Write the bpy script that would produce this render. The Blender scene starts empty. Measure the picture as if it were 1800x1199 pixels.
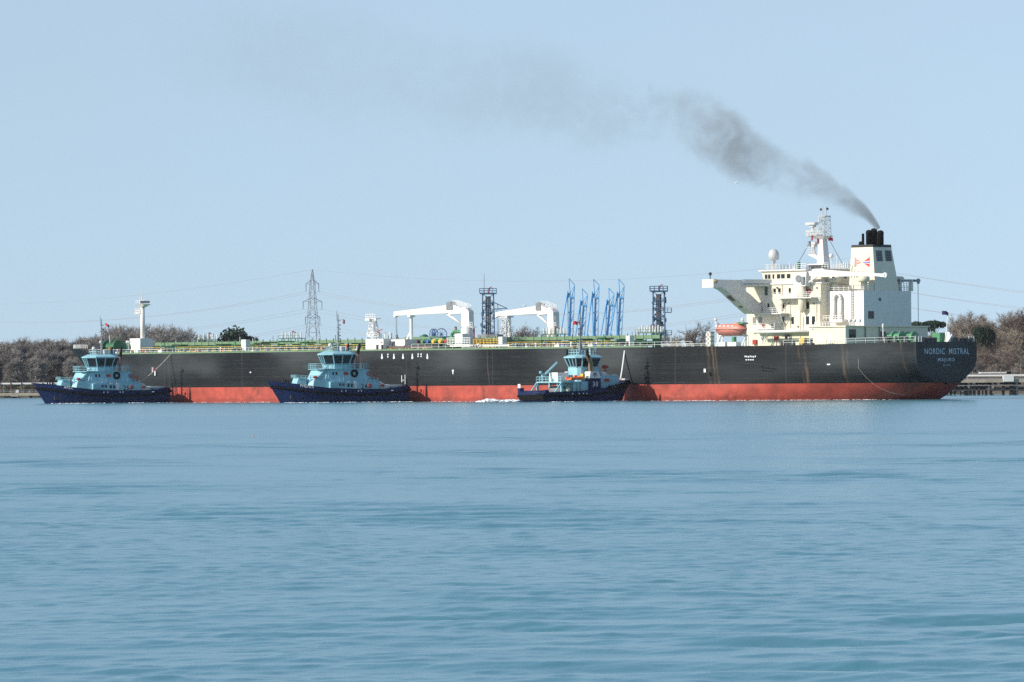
import bpy, math, random
import numpy as np
from mathutils import Vector, Matrix
random.seed(7)
rng = np.random.default_rng(11)
SC = bpy.context.scene
COL = SC.collection
R = math.radians

# ---------------------------------------------------------------- camera
CAMZ, FPX, HZ, ROLL = 4.0, 9200.0, 673.0, R(0.4)
PITCH = math.atan((HZ - 599.5) / FPX)
F_ = Vector((0, math.cos(PITCH), math.sin(PITCH)))
R0 = Vector((1, 0, 0)); U0 = Vector((0, -math.sin(PITCH), math.cos(PITCH)))
RX = R0 * math.cos(ROLL) - U0 * math.sin(ROLL)
UX = R0 * math.sin(ROLL) + U0 * math.cos(ROLL)
cam = bpy.data.cameras.new('camera'); cam.lens = 36.0 * FPX / 1800.0; cam.sensor_width = 36
cam.clip_start = 1.0; cam.clip_end = 30000
camo = bpy.data.objects.new('camera', cam); COL.objects.link(camo)
mw = Matrix((RX, UX, -F_)).transposed().to_4x4(); mw.translation = (0, 0, CAMZ)
camo.matrix_world = mw
SC.camera = camo

# ---------------------------------------------------------------- sky, sun, exposure
SUN_EL = R(30.0)
SH = Vector((-0.92, -0.39, 0)).normalized()
SUN = Vector((SH.x * math.cos(SUN_EL), SH.y * math.cos(SUN_EL), math.sin(SUN_EL)))
w = bpy.data.worlds.new('World'); SC.world = w; w.use_nodes = True
nt = w.node_tree; nt.nodes.clear()
wo = nt.nodes.new('ShaderNodeOutputWorld'); bg = nt.nodes.new('ShaderNodeBackground')
sky = nt.nodes.new('ShaderNodeTexSky'); sky.sky_type = 'NISHITA'; sky.sun_disc = False
sky.sun_elevation = SUN_EL; sky.sun_rotation = math.atan2(SUN.x, SUN.y) % (2 * math.pi)
sky.altitude = 0; sky.air_density = 1.0; sky.dust_density = 0.3; sky.ozone_density = 4.0
SKY_TINT = (1.20, 1.045, 0.985, 1)
tint = nt.nodes.new('ShaderNodeMix'); tint.data_type = 'RGBA'; tint.blend_type = 'MULTIPLY'; tint.inputs[0].default_value = 1.0
tint.inputs[7].default_value = SKY_TINT
nt.links.new(sky.outputs[0], tint.inputs[6])
# pale sea haze: the lowest few degrees of sky keep one even, pale blue
wtc = nt.nodes.new('ShaderNodeTexCoord'); wsp = nt.nodes.new('ShaderNodeSeparateXYZ'); wcb = nt.nodes.new('ShaderNodeCombineXYZ')
wma = nt.nodes.new('ShaderNodeMath'); wma.operation = 'MULTIPLY_ADD'; wma.inputs[1].default_value = 0.3; wma.inputs[2].default_value = 0.105
wmx = nt.nodes.new('ShaderNodeMath'); wmx.operation = 'SMOOTH_MAX'; wmx.inputs[2].default_value = 0.05
wnm = nt.nodes.new('ShaderNodeVectorMath'); wnm.operation = 'NORMALIZE'
nt.links.new(wtc.outputs['Generated'], wsp.inputs[0]); nt.links.new(wsp.outputs[0], wcb.inputs[0]); nt.links.new(wsp.outputs[1], wcb.inputs[1])
nt.links.new(wsp.outputs[2], wma.inputs[0]); nt.links.new(wma.outputs[0], wmx.inputs[0]); nt.links.new(wsp.outputs[2], wmx.inputs[1]); nt.links.new(wmx.outputs[0], wcb.inputs[2])
nt.links.new(wcb.outputs[0], wnm.inputs[0]); nt.links.new(wnm.outputs[0], sky.inputs[0])
# faint veils of high haze
wnz = nt.nodes.new('ShaderNodeTexNoise'); wnz.inputs['Scale'].default_value = 9; wnz.inputs['Detail'].default_value = 5; wnz.inputs['Roughness'].default_value = 0.5
wmap = nt.nodes.new('ShaderNodeMapping'); wmap.inputs['Scale'].default_value = (1, 1, 2.2); nt.links.new(wtc.outputs['Generated'], wmap.inputs[0]); nt.links.new(wmap.outputs[0], wnz.inputs['Vector'])
wrg = nt.nodes.new('ShaderNodeMapRange'); wrg.inputs[1].default_value = 0.3; wrg.inputs[2].default_value = 0.7; wrg.inputs[3].default_value = 0.0; wrg.inputs[4].default_value = 1.0; nt.links.new(wnz.outputs['Fac'], wrg.inputs[0])
veil = nt.nodes.new('ShaderNodeMix'); veil.data_type = 'RGBA'; veil.blend_type = 'MULTIPLY'; veil.inputs[7].default_value = (1.0, 0.97, 0.955, 1)
nt.links.new(wrg.outputs[0], veil.inputs[0]); nt.links.new(tint.outputs[2], veil.inputs[6]); nt.links.new(veil.outputs[2], bg.inputs[0]); bg.inputs[1].default_value = 0.15
nt.links.new(bg.outputs[0], wo.inputs[0])
sl = bpy.data.lights.new('sun', 'SUN'); sl.energy = 5.0; sl.angle = R(0.55); sl.color = (1.0, 0.93, 0.81)
so = bpy.data.objects.new('sun', sl); COL.objects.link(so)
so.rotation_euler = (-SUN).to_track_quat('-Z', 'Y').to_euler(); so.location = SUN * 500
SC.view_settings.view_transform = 'Standard'; SC.view_settings.look = 'None'
SC.view_settings.gamma = 1; SC.view_settings.use_curve_mapping = False
SC.view_settings.exposure = 0.0
SC.cycles.use_denoising = False
SC.cycles.max_bounces = 6; SC.cycles.volume_bounces = 0
SC.cycles.volume_step_rate = 0.25; SC.cycles.volume_max_steps = 256

# ---------------------------------------------------------------- helpers
def ray(px, py):
    return F_ + RX * ((px - 900) / FPX) + UX * ((599.5 - py) / FPX)
def at(px, py, Y):
    d = ray(px, py); return Vector((0, 0, CAMZ)) + d * (Y / d.y)
class Frame:
    """a thing's own axes: origin on the water, x forward, y to port, z up"""
    def __init__(s, ox, oy, fx, fy):
        n = math.hypot(fx, fy); s.o = Vector((ox, oy, 0)); s.f = Vector((fx / n, fy / n, 0)); s.l = Vector((-fy / n, fx / n, 0))
        s.ang = math.atan2(fy, fx)
    def side(s, px, py, v):          # where a sight line meets the plane y = v: (x, z)
        d = ray(px, py); c = Vector((0, 0, CAMZ))
        t = (v - s.l.dot(c - s.o)) / s.l.dot(d); p = c + d * t
        return s.f.dot(p - s.o), p.z
    def aft(s, px, py, u):           # where it meets the plane x = u: (y, z)
        d = ray(px, py); c = Vector((0, 0, CAMZ))
        t = (u - s.f.dot(c - s.o)) / s.f.dot(d); p = c + d * t
        return s.l.dot(p - s.o), p.z
    def world(s, u, v, z): return s.o + s.f * u + s.l * v + Vector((0, 0, z))

class MB:
    def __init__(s): s.v = []; s.f = []
    def add(s, vs, fs):
        o = len(s.v); s.v += [tuple(p) for p in vs]; s.f += [tuple(i + o for i in f) for f in fs]; return s
    def box(s, x0, x1, y0, y1, z0, z1):
        return s.loft([(x0, y0), (x1, y0), (x1, y1), (x0, y1)], z0, None, z1)
    def loft(s, a, z0, b, z1):
        b = b or a; n = len(a)
        vs = [(p[0], p[1], z0) for p in a] + [(p[0], p[1], z1) for p in b]
        fs = [(i, (i + 1) % n, n + (i + 1) % n, n + i) for i in range(n)] + [tuple(range(n))[::-1], tuple(range(n, 2 * n))]
        return s.add(vs, fs)
    def prism(s, poly, y0, y1):      # poly in (x, z), extruded along y
        n = len(poly); vs = [(p[0], y0, p[1]) for p in poly] + [(p[0], y1, p[1]) for p in poly]
        fs = [(i, (i + 1) % n, n + (i + 1) % n, n + i) for i in range(n)] + [tuple(range(n))[::-1], tuple(range(n, 2 * n))]
        return s.add(vs, fs)
    def prismx(s, poly, x0, x1):     # poly in (y, z), extruded along x
        n = len(poly); vs = [(x0, p[0], p[1]) for p in poly] + [(x1, p[0], p[1]) for p in poly]
        fs = [(i, (i + 1) % n, n + (i + 1) % n, n + i) for i in range(n)] + [tuple(range(n))[::-1], tuple(range(n, 2 * n))]
        return s.add(vs, fs)
    def tube(s, p, q, r0, r1=None, n=6):
        r1 = r0 if r1 is None else r1
        p = Vector(p); q = Vector(q); d = q - p
        if d.length < 1e-6: return s
        d.normalize(); a = d.orthogonal().normalized(); b = d.cross(a)
        vs = []
        for c, r in ((p, r0), (q, r1)):
            for i in range(n):
                t = 2 * math.pi * i / n; vs.append(c + a * (r * math.cos(t)) + b * (r * math.sin(t)))
        fs = [(i, (i + 1) % n, n + (i + 1) % n, n + i) for i in range(n)] + [tuple(range(n))[::-1], tuple(range(n, 2 * n))]
        return s.add(vs, fs)
    def path(s, pts, r, n=6):
        for a, b in zip(pts[:-1], pts[1:]): s.tube(a, b, r, None, n)
        return s
    def lathe(s, prof, c=(0, 0, 0), n=14, axis='z'):
        vs = []; m = len(prof)
        for r, h in prof:
            for i in range(n):
                t = 2 * math.pi * i / n; x, y = r * math.cos(t), r * math.sin(t)
                vs.append({'z': (c[0] + x, c[1] + y, c[2] + h), 'x': (c[0] + h, c[1] + x, c[2] + y), 'y': (c[0] + x, c[1] + h, c[2] + y)}[axis])
        fs = [(k * n + i, k * n + (i + 1) % n, (k + 1) * n + (i + 1) % n, (k + 1) * n + i) for k in range(m - 1) for i in range(n)]
        fs += [tuple(range(n))[::-1], tuple(range((m - 1) * n, m * n))]
        return s.add(vs, fs)
    def ball(s, c, r, n=10, sc=(1, 1, 1)):
        m = max(4, n // 2 + 1)
        prof = [(max(1e-3, math.sin(math.pi * k / m)), -math.cos(math.pi * k / m)) for k in range(m + 1)]
        o = len(s.v); s.lathe(prof, (0, 0, 0), n)
        s.v[o:] = [(c[0] + p[0] * r * sc[0], c[1] + p[1] * r * sc[1], c[2] + p[2] * r * sc[2]) for p in s.v[o:]]
        return s
    def torus(s, c, R_, r, axis='y', n=14, m=6):
        vs = []
        for i in range(n):
            t = 2 * math.pi * i / n
            for j in range(m):
                q = 2 * math.pi * j / m; a = (R_ + r * math.cos(q)); h = r * math.sin(q); x, y = a * math.cos(t), a * math.sin(t)
                vs.append({'z': (c[0] + x, c[1] + y, c[2] + h), 'x': (c[0] + h, c[1] + x, c[2] + y), 'y': (c[0] + x, c[1] + h, c[2] + y)}[axis])
        return s.add(vs, [(i * m + j, ((i + 1) % n) * m + j, ((i + 1) % n) * m + (j + 1) % m, i * m + (j + 1) % m) for i in range(n) for j in range(m)])
    def rail(s, pts, h=1.1, rails=3, gap=1.8, r=0.045):
        for a, b in zip(pts[:-1], pts[1:]):
            a = Vector(a); b = Vector(b); k = max(1, round((b - a).length / gap))
            for i in range(k + 1):
                p = a.lerp(b, i / k); s.tube(p, p + Vector((0, 0, h)), r, None, 4)
            for j in range(rails):
                z = Vector((0, 0, h * (j + 1) / rails)); s.tube(a + z, b + z, r * 0.9, None, 4)
        return s
    def lattice(s, c0, w0, c1, w1, n, r=0.1, rd=None):   # square lattice mast from c0 to c1
        rd = rd or r * 0.6; c0 = Vector(c0); c1 = Vector(c1); lev = []
        for k in range(n + 1):
            c = c0.lerp(c1, k / n); h = (w0 + (w1 - w0) * k / n) / 2
            lev.append([c + Vector((sx * h, sy * h, 0)) for sx, sy in ((-1, -1), (1, -1), (1, 1), (-1, 1))])
        for i in range(4): s.tube(lev[0][i], lev[n][i], r, None, 5)
        for k in range(n):
            for i in range(4):
                j = (i + 1) % 4
                s.tube(lev[k + 1][i], lev[k + 1][j], rd, None, 4)
                s.tube(lev[k][i], lev[k + 1][j], rd, None, 4) if k % 2 else s.tube(lev[k][j], lev[k + 1][i], rd, None, 4)
        return s
    def build(s, name, mat, parent=None, smooth=False):
        me = bpy.data.meshes.new(name); me.from_pydata(s.v, [], s.f); me.validate(); me.update()
        import bmesh
        bm = bmesh.new(); bm.from_mesh(me); bmesh.ops.recalc_face_normals(bm, faces=bm.faces); bm.to_mesh(me); bm.free()
        me.materials.append(mat)
        if smooth:
            me.polygons.foreach_set('use_smooth', [True] * len(me.polygons))
        return link(name, me, parent)
def link(name, me, parent=None):
    o = bpy.data.objects.new(name, me); COL.objects.link(o)
    if parent is not None: o.parent = parent
    return o
def tag(o, label=None, cat=None, group=None, kind=None):
    for k, v in (('label', label), ('category', cat), ('group', group), ('kind', kind)):
        if v: o[k] = v
    return o
def empty(name, loc=(0, 0, 0), rz=0.0):
    o = bpy.data.objects.new(name, None); COL.objects.link(o); o.location = loc; o.rotation_euler = (0, 0, rz)
    o.empty_display_size = 0.5; return o
def copy_tree(o, parent=None):
    c = o.copy(); COL.objects.link(c); c.parent = parent
    for ch in list(o.children): copy_tree(ch, c)
    return c
def text_part(txt, name, mat, parent, fn, width, height, depth=0.0):
    """flat lettering; fn maps (s along 0..width, t up 0..height) to a local point"""
    cu = bpy.data.curves.new('lettering', 'FONT'); cu.body = txt; cu.resolution_u = 2; cu.offset = 0.004; cu.space_character = 1.12
    t = bpy.data.objects.new('lettering', cu); COL.objects.link(t)
    dg = bpy.context.evaluated_depsgraph_get(); me = bpy.data.meshes.new_from_object(t.evaluated_get(dg))
    bpy.data.objects.remove(t); bpy.data.curves.remove(cu)
    xs = [v.co.x for v in me.vertices]; ys = [v.co.y for v in me.vertices]
    x0, x1, y0, y1 = min(xs), max(xs), min(ys), max(ys)
    for v in me.vertices:
        v.co = fn((v.co.x - x0) / (x1 - x0) * width, (v.co.y - y0) / (y1 - y0) * height)
    me.materials.clear(); me.materials.append(mat); me.name = name
    return link(name, me, parent)

# ---------------------------------------------------------------- materials
def mat(name, col, rough=0.55, var=0.12, scale=0.6, metal=0.0, bump=0.0, streak=0.0, dirt=(0.25, 0.14, 0.07), spec=0.5):
    m = bpy.data.materials.new(name); m.use_nodes = True; N = m.node_tree.nodes; L = m.node_tree.links
    b = N['Principled BSDF']; b.inputs['Roughness'].default_value = rough; b.inputs['Metallic'].default_value = metal
    b.inputs['Specular IOR Level'].default_value = spec
    tc = N.new('ShaderNodeTexCoord')
    nz = N.new('ShaderNodeTexNoise'); nz.inputs['Scale'].default_value = scale; nz.inputs['Detail'].default_value = 6
    L.new(tc.outputs['Object'], nz.inputs['Vector'])
    mr = N.new('ShaderNodeMapRange'); mr.inputs[1].default_value = 0.3; mr.inputs[2].default_value = 0.7
    mr.inputs[3].default_value = 1 - var; mr.inputs[4].default_value = 1 + var
    L.new(nz.outputs['Fac'], mr.inputs[0])
    mx = N.new('ShaderNodeMix'); mx.data_type = 'RGBA'; mx.blend_type = 'MULTIPLY'; mx.inputs[0].default_value = 1
    mx.inputs[6].default_value = (*col, 1); L.new(mr.outputs[0], mx.inputs[7]); out = mx.outputs[2]
    if streak:
        mp = N.new('ShaderNodeMapping'); mp.inputs['Scale'].default_value = (1.1, 1.1, 0.07); L.new(tc.outputs['Object'], mp.inputs[0])
        n2 = N.new('ShaderNodeTexNoise'); n2.inputs['Scale'].default_value = 1.2; n2.inputs['Detail'].default_value = 5; L.new(mp.outputs[0], n2.inputs['Vector'])
        m2 = N.new('ShaderNodeMapRange'); m2.inputs[1].default_value = 0.55; m2.inputs[2].default_value = 0.8; m2.inputs[3].default_value = 0; m2.inputs[4].default_value = streak
        L.new(n2.outputs['Fac'], m2.inputs[0])
        mx2 = N.new('ShaderNodeMix'); mx2.data_type = 'RGBA'; L.new(m2.outputs[0], mx2.inputs[0]); L.new(out, mx2.inputs[6]); mx2.inputs[7].default_value = (*dirt, 1)
        out = mx2.outputs[2]
    L.new(out, b.inputs['Base Color'])
    if bump:
        bp = N.new('ShaderNodeBump'); bp.inputs['Strength'].default_value = bump; bp.inputs['Distance'].default_value = 0.05
        L.new(nz.outputs['Fac'], bp.inputs['Height']); L.new(bp.outputs[0], b.inputs['Normal'])
    return m
M = {}
M['white'] = mat('white_paint', (0.75, 0.73, 0.68), 0.5, 0.05, 0.5, streak=0.16, dirt=(0.42, 0.27, 0.13))
M['cream'] = mat('cream_paint', (0.77, 0.70, 0.54), 0.5, 0.06, 0.4, streak=0.22, dirt=(0.38, 0.24, 0.12))
M['funnelcream'] = mat('funnel_cream_paint', (0.75, 0.69, 0.52), 0.5, 0.05, 0.4, streak=0.12, dirt=(0.3, 0.22, 0.12))
M['rail'] = mat('rail_white', (0.78, 0.78, 0.74), 0.5, 0.1, 2)
M['black'] = mat('black_paint', (0.015, 0.015, 0.017), 0.5, 0.3, 1)
M['soot'] = mat('sooty_black', (0.010, 0.009, 0.008), 0.8, 0.4, 1, spec=0.15)
M['greendeck'] = mat('deck_green', (0.10, 0.27, 0.16), 0.6, 0.2, 0.5, streak=0.2)
M['green'] = mat('pipe_green', (0.08, 0.27, 0.13), 0.5, 0.18, 0.7, streak=0.2)
M['palegreen'] = mat('pale_green', (0.165, 0.27, 0.145), 0.5, 0.12, 0.7)
M['darkgreen'] = mat('dark_green', (0.03, 0.14, 0.06), 0.5, 0.25, 1)
M['yellow'] = mat('safety_yellow', (0.72, 0.45, 0.06), 0.5, 0.15, 1)
M['redpaint'] = mat('red_paint', (0.42, 0.035, 0.03), 0.5, 0.15, 1)
M['orange'] = mat('orange_paint', (0.80, 0.16, 0.04), 0.45, 0.1, 1)
M['lifeboat'] = mat('faded_orange_grp', (0.70, 0.24, 0.17), 0.5, 0.08, 0.8, streak=0.15, dirt=(0.35, 0.1, 0.05))
M['steel'] = mat('grey_steel', (0.22, 0.23, 0.24), 0.5, 0.2, 1, streak=0.2)
M['darksteel'] = mat('dark_steel', (0.05, 0.05, 0.055), 0.55, 0.3, 1)
M['brownsteel'] = mat('rusty_tray', (0.20, 0.15, 0.13), 0.7, 0.3, 1)
M['glass'] = mat('window_glass', (0.012, 0.02, 0.025), 0.12, 0.1, 1, spec=0.35)
M['bluepaint'] = mat('blue_paint', (0.05, 0.14, 0.36), 0.5, 0.2, 1)
M['armblue'] = mat('loading_arm_blue', (0.17, 0.44, 0.72), 0.45, 0.15, 1)
M['towerblue'] = mat('tower_blue_grey', (0.07, 0.14, 0.22), 0.6, 0.3, 0.8)
M['towerrust'] = mat('tower_rust', (0.13, 0.07, 0.06), 0.7, 0.3, 0.8)
M['rope'] = mat('tow_rope_fibre', (0.55, 0.50, 0.40), 0.9, 0.2, 3)
M['whiterope'] = mat('white_rope_fibre', (0.80, 0.80, 0.76), 0.9, 0.1, 3)
M['cyan'] = mat('tug_cyan', (0.29, 0.54, 0.60), 0.5, 0.10, 0.9, streak=0.3, dirt=(0.22, 0.30, 0.28))
M['tugblue'] = mat('tug_hull_blue', (0.006, 0.016, 0.068), 0.5, 0.3, 0.5, spec=0.25, streak=0.3, dirt=(0.05, 0.06, 0.09))
M['rubber'] = mat('fender_rubber', (0.008, 0.008, 0.009), 0.9, 0.3, 2, spec=0.1)
M['tan'] = mat('exhaust_tan', (0.30, 0.21, 0.12), 0.5, 0.2, 1)
M['lettergrey'] = mat('letter_grey_blue', (0.55, 0.60, 0.64), 0.6, 0.1, 1)
M['letterwhite'] = mat('letter_white', (0.80, 0.80, 0.80), 0.6, 0.06, 1)
M['flagred'] = mat('flag_red', (0.55, 0.04, 0.06), 0.8, 0.1, 2)
M['flagdark'] = mat('flag_navy', (0.04, 0.03, 0.10), 0.8, 0.1, 2)
M['flaggrey'] = mat('flag_grey', (0.35, 0.38, 0.42), 0.8, 0.1, 2)
M['concrete'] = mat('jetty_concrete', (0.40, 0.34, 0.26), 0.85, 0.2, 0.4, streak=0.25, dirt=(0.16, 0.12, 0.08))
M['pile'] = mat('dark_pile', (0.035, 0.035, 0.035), 0.9, 0.3, 0.6)
M['pylon'] = mat('galvanised_grey', (0.22, 0.23, 0.24), 0.6, 0.1, 0.3)
M['cable'] = mat('conductor_grey', (0.26, 0.27, 0.28), 0.6, 0.05, 0.3)
M['gull'] = mat('gull_white', (0.8, 0.8, 0.78), 0.8, 0.05, 5)
M['bark'] = mat('bare_bark', (0.13, 0.10, 0.085), 0.9, 0.25, 0.6)

def twig_mat(name, c):
    m = bpy.data.materials.new(name); m.use_nodes = True; N = m.node_tree.nodes; L = m.node_tree.links
    b = N['Principled BSDF']; b.inputs['Roughness'].default_value = 0.95; b.inputs['Specular IOR Level'].default_value = 0.1
    oi = N.new('ShaderNodeObjectInfo'); hs = N.new('ShaderNodeHueSaturation'); hs.inputs['Color'].default_value = (*c, 1)
    mr = N.new('ShaderNodeMapRange'); mr.inputs[3].default_value = 0.55; mr.inputs[4].default_value = 1.5; L.new(oi.outputs['Random'], mr.inputs[0]); L.new(mr.outputs[0], hs.inputs['Value'])
    m2 = N.new('ShaderNodeMath'); m2.operation = 'MULTIPLY_ADD'; m2.inputs[1].default_value = 0.05; m2.inputs[2].default_value = 0.475; L.new(oi.outputs['Random'], m2.inputs[0]); L.new(m2.outputs[0], hs.inputs['Hue'])
    L.new(hs.outputs[0], b.inputs['Base Color']); return m
M['twig'] = twig_mat('bare_twigs', (0.27, 0.245, 0.22))
M['twigwarm'] = twig_mat('warm_bare_twigs', (0.27, 0.222, 0.18))
M['leafdark'] = twig_mat('evergreen_leaf', (0.035, 0.055, 0.035))
M['leafolive'] = twig_mat('olive_scrub', (0.13, 0.115, 0.06))

def hull_material():
    m = bpy.data.materials.new('tanker_hull_black'); m.use_nodes = True; N = m.node_tree.nodes; L = m.node_tree.links
    b = N['Principled BSDF']; b.inputs['Roughness'].default_value = 0.55; b.inputs['Specular IOR Level'].default_value = 0.22
    tc = N.new('ShaderNodeTexCoord'); sp = N.new('ShaderNodeSeparateXYZ'); L.new(tc.outputs['Object'], sp.inputs[0])
    def noise(sc, scale, det=5):
        mp = N.new('ShaderNodeMapping'); mp.inputs['Scale'].default_value = sc; L.new(tc.outputs['Object'], mp.inputs[0])
        n = N.new('ShaderNodeTexNoise'); n.inputs['Scale'].default_value = scale; n.inputs['Detail'].default_value = det; L.new(mp.outputs[0], n.inputs['Vector']); return n.outputs['Fac']
    def rng_(x, a, b2, c=0.0, d=1.0):
        r = N.new('ShaderNodeMapRange'); r.interpolation_type = 'SMOOTHSTEP'
        for i, v in ((1, a), (2, b2), (3, c), (4, d)): r.inputs[i].default_value = v
        L.new(x, r.inputs[0]); return r.outputs[0]
    def op(o, a, b2):
        n = N.new('ShaderNodeMath'); n.operation = o
        for i, v in ((0, a), (1, b2)):
            if isinstance(v, (int, float)): n.inputs[i].default_value = v
            else: L.new(v, n.inputs[i])
        return n.outputs[0]
    u = sp.outputs['X']; z = sp.outputs['Z']
    wear_and_shade = rng_(noise((0.03, 0.03, 0.09), 1.0, 4), 0.34, 0.66)
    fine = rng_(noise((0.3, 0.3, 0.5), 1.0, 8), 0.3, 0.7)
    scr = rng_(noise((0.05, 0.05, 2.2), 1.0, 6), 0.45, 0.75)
    for c, wd in ((189, 12), (104, 14), (54, 12)):      # soft shading painted into the hull colour as three darker stretches
        d = op('ABSOLUTE', op('SUBTRACT', u, c), 0); wear_and_shade = op('MULTIPLY', wear_and_shade, rng_(d, wd * 0.35, wd * 1.1))
    wear_and_shade = op('MULTIPLY', wear_and_shade, rng_(op('ADD', z, op('MULTIPLY', noise((0.02, 0.02, 0.02), 1.0, 2), 5.0)), 5.5, 10.5, 0.15, 1.0))      # darker lower down, along an uneven edge
    mask = op('ADD', op('MULTIPLY', wear_and_shade, 0.85), op('MULTIPLY', op('MULTIPLY', fine, scr), 0.22))
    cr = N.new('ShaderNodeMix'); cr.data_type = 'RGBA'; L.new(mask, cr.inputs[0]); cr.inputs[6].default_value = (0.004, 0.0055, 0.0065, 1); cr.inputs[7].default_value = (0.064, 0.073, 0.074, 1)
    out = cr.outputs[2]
    # plate seams
    seam = op('LESS_THAN', op('FRACT', op('MULTIPLY', z, 1 / 1.9), 0), 0.06)
    butt = op('LESS_THAN', op('FRACT', op('MULTIPLY', u, 1 / 27.0), 0), 0.010)
    sm = op('MULTIPLY', op('MAXIMUM', op('MULTIPLY', seam, fine), butt), 0.25)
    cs = N.new('ShaderNodeMix'); cs.data_type = 'RGBA'; L.new(sm, cs.inputs[0]); L.new(out, cs.inputs[6]); cs.inputs[7].default_value = (0.085, 0.09, 0.088, 1); out = cs.outputs[2]
    # rust runs below the overboard discharges and mooring chocks
    rust = None
    wob = op('MULTIPLY', op('SUBTRACT', noise((0.2, 0.2, 0.25), 1.0, 3), 0.5), 1.6)
    for c, wd in ((45.7, 0.45), (44.5, 0.3), (43.6, .4), (24.2, 0.35), (23.2, .45), (15.0, 0.45), (14, .3), (3.0, 0.35), (72, 0.15), (110, 0.12), (150, 0.12), (215, 0.12)):
        sh = op('MULTIPLY', op('SUBTRACT', 11.3, z), -0.10)
        d = op('ABSOLUTE', op('SUBTRACT', op('ADD', op('ADD', u, wob), op('MULTIPLY', sh, -1.0)), c), 0)
        k = rng_(d, wd * 0.2, wd * 1.2, 1.0, 0.0); rust = k if rust is None else op('MAXIMUM', rust, k)
    rust = op('MULTIPLY', rust, rng_(noise((0.9, 0.9, 0.12), 1.0, 6), 0.35, 0.75, 0.0, 0.42))
    c3 = N.new('ShaderNodeMix'); c3.data_type = 'RGBA'; L.new(rust, c3.inputs[0]); L.new(out, c3.inputs[6]); c3.inputs[7].default_value = (0.27, 0.17, 0.09, 1)
    L.new(c3.outputs[2], b.inputs['Base Color'])
    bp = N.new('ShaderNodeBump'); bp.inputs['Strength'].default_value = 0.25; bp.inputs['Distance'].default_value = 0.15
    L.new(noise((0.25, 0.25, 0.45), 1.0, 3), bp.inputs['Height']); L.new(bp.outputs[0], b.inputs['Normal'])
    return m
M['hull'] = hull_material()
def boot_material():
    m = mat('boot_topping_red', (0.42, 0.062, 0.036), 0.6, 0.3, 0.35, streak=0.5, dirt=(0.20, 0.035, 0.025)); N = m.node_tree.nodes; L = m.node_tree.links
    b = N['Principled BSDF']; src = b.inputs['Base Color'].links[0].from_socket
    tc = N.new('ShaderNodeTexCoord'); sp = N.new('ShaderNodeSeparateXYZ'); L.new(tc.outputs['Object'], sp.inputs[0])
    nz = N.new('ShaderNodeTexNoise'); nz.inputs['Scale'].default_value = 0.9; nz.inputs['Detail'].default_value = 8; L.new(tc.outputs['Object'], nz.inputs['Vector'])
    ad = N.new('ShaderNodeMath'); ad.operation = 'MULTIPLY_ADD'; ad.inputs[1].default_value = 2.2; L.new(nz.outputs['Fac'], ad.inputs[0]); 
    ng = N.new('ShaderNodeMath'); ng.operation = 'MULTIPLY'; ng.inputs[1].default_value = -1; L.new(sp.outputs['Z'], ng.inputs[0]); L.new(ng.outputs[0], ad.inputs[2])
    mr = N.new('ShaderNodeMapRange'); mr.inputs[1].default_value = 0.05; mr.inputs[2].default_value = 0.5; mr.inputs[4].default_value = 0.7; L.new(ad.outputs[0], mr.inputs[0])
    mx = N.new('ShaderNodeMix'); mx.data_type = 'RGBA'; L.new(mr.outputs[0], mx.inputs[0]); L.new(src, mx.inputs[6]); mx.inputs[7].default_value = (0.26, 0.035, 0.02, 1)
    n3 = N.new('ShaderNodeTexNoise'); n3.inputs['Scale'].default_value = 0.12; n3.inputs['Detail'].default_value = 9; n3.inputs['Roughness'].default_value = 0.7; L.new(tc.outputs['Object'], n3.inputs['Vector'])
    m3 = N.new('ShaderNodeMapRange'); m3.inputs[1].default_value = 0.57; m3.inputs[2].default_value = 0.68; m3.inputs[4].default_value = 0.8; L.new(n3.outputs['Fac'], m3.inputs[0])
    x3 = N.new('ShaderNodeMix'); x3.data_type = 'RGBA'; L.new(m3.outputs[0], x3.inputs[0]); L.new(mx.outputs[2], x3.inputs[6]); x3.inputs[7].default_value = (0.05, 0.02, 0.015, 1)
    L.new(x3.outputs[2], b.inputs['Base Color']); return m
M['boot'] = boot_material()

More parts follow.
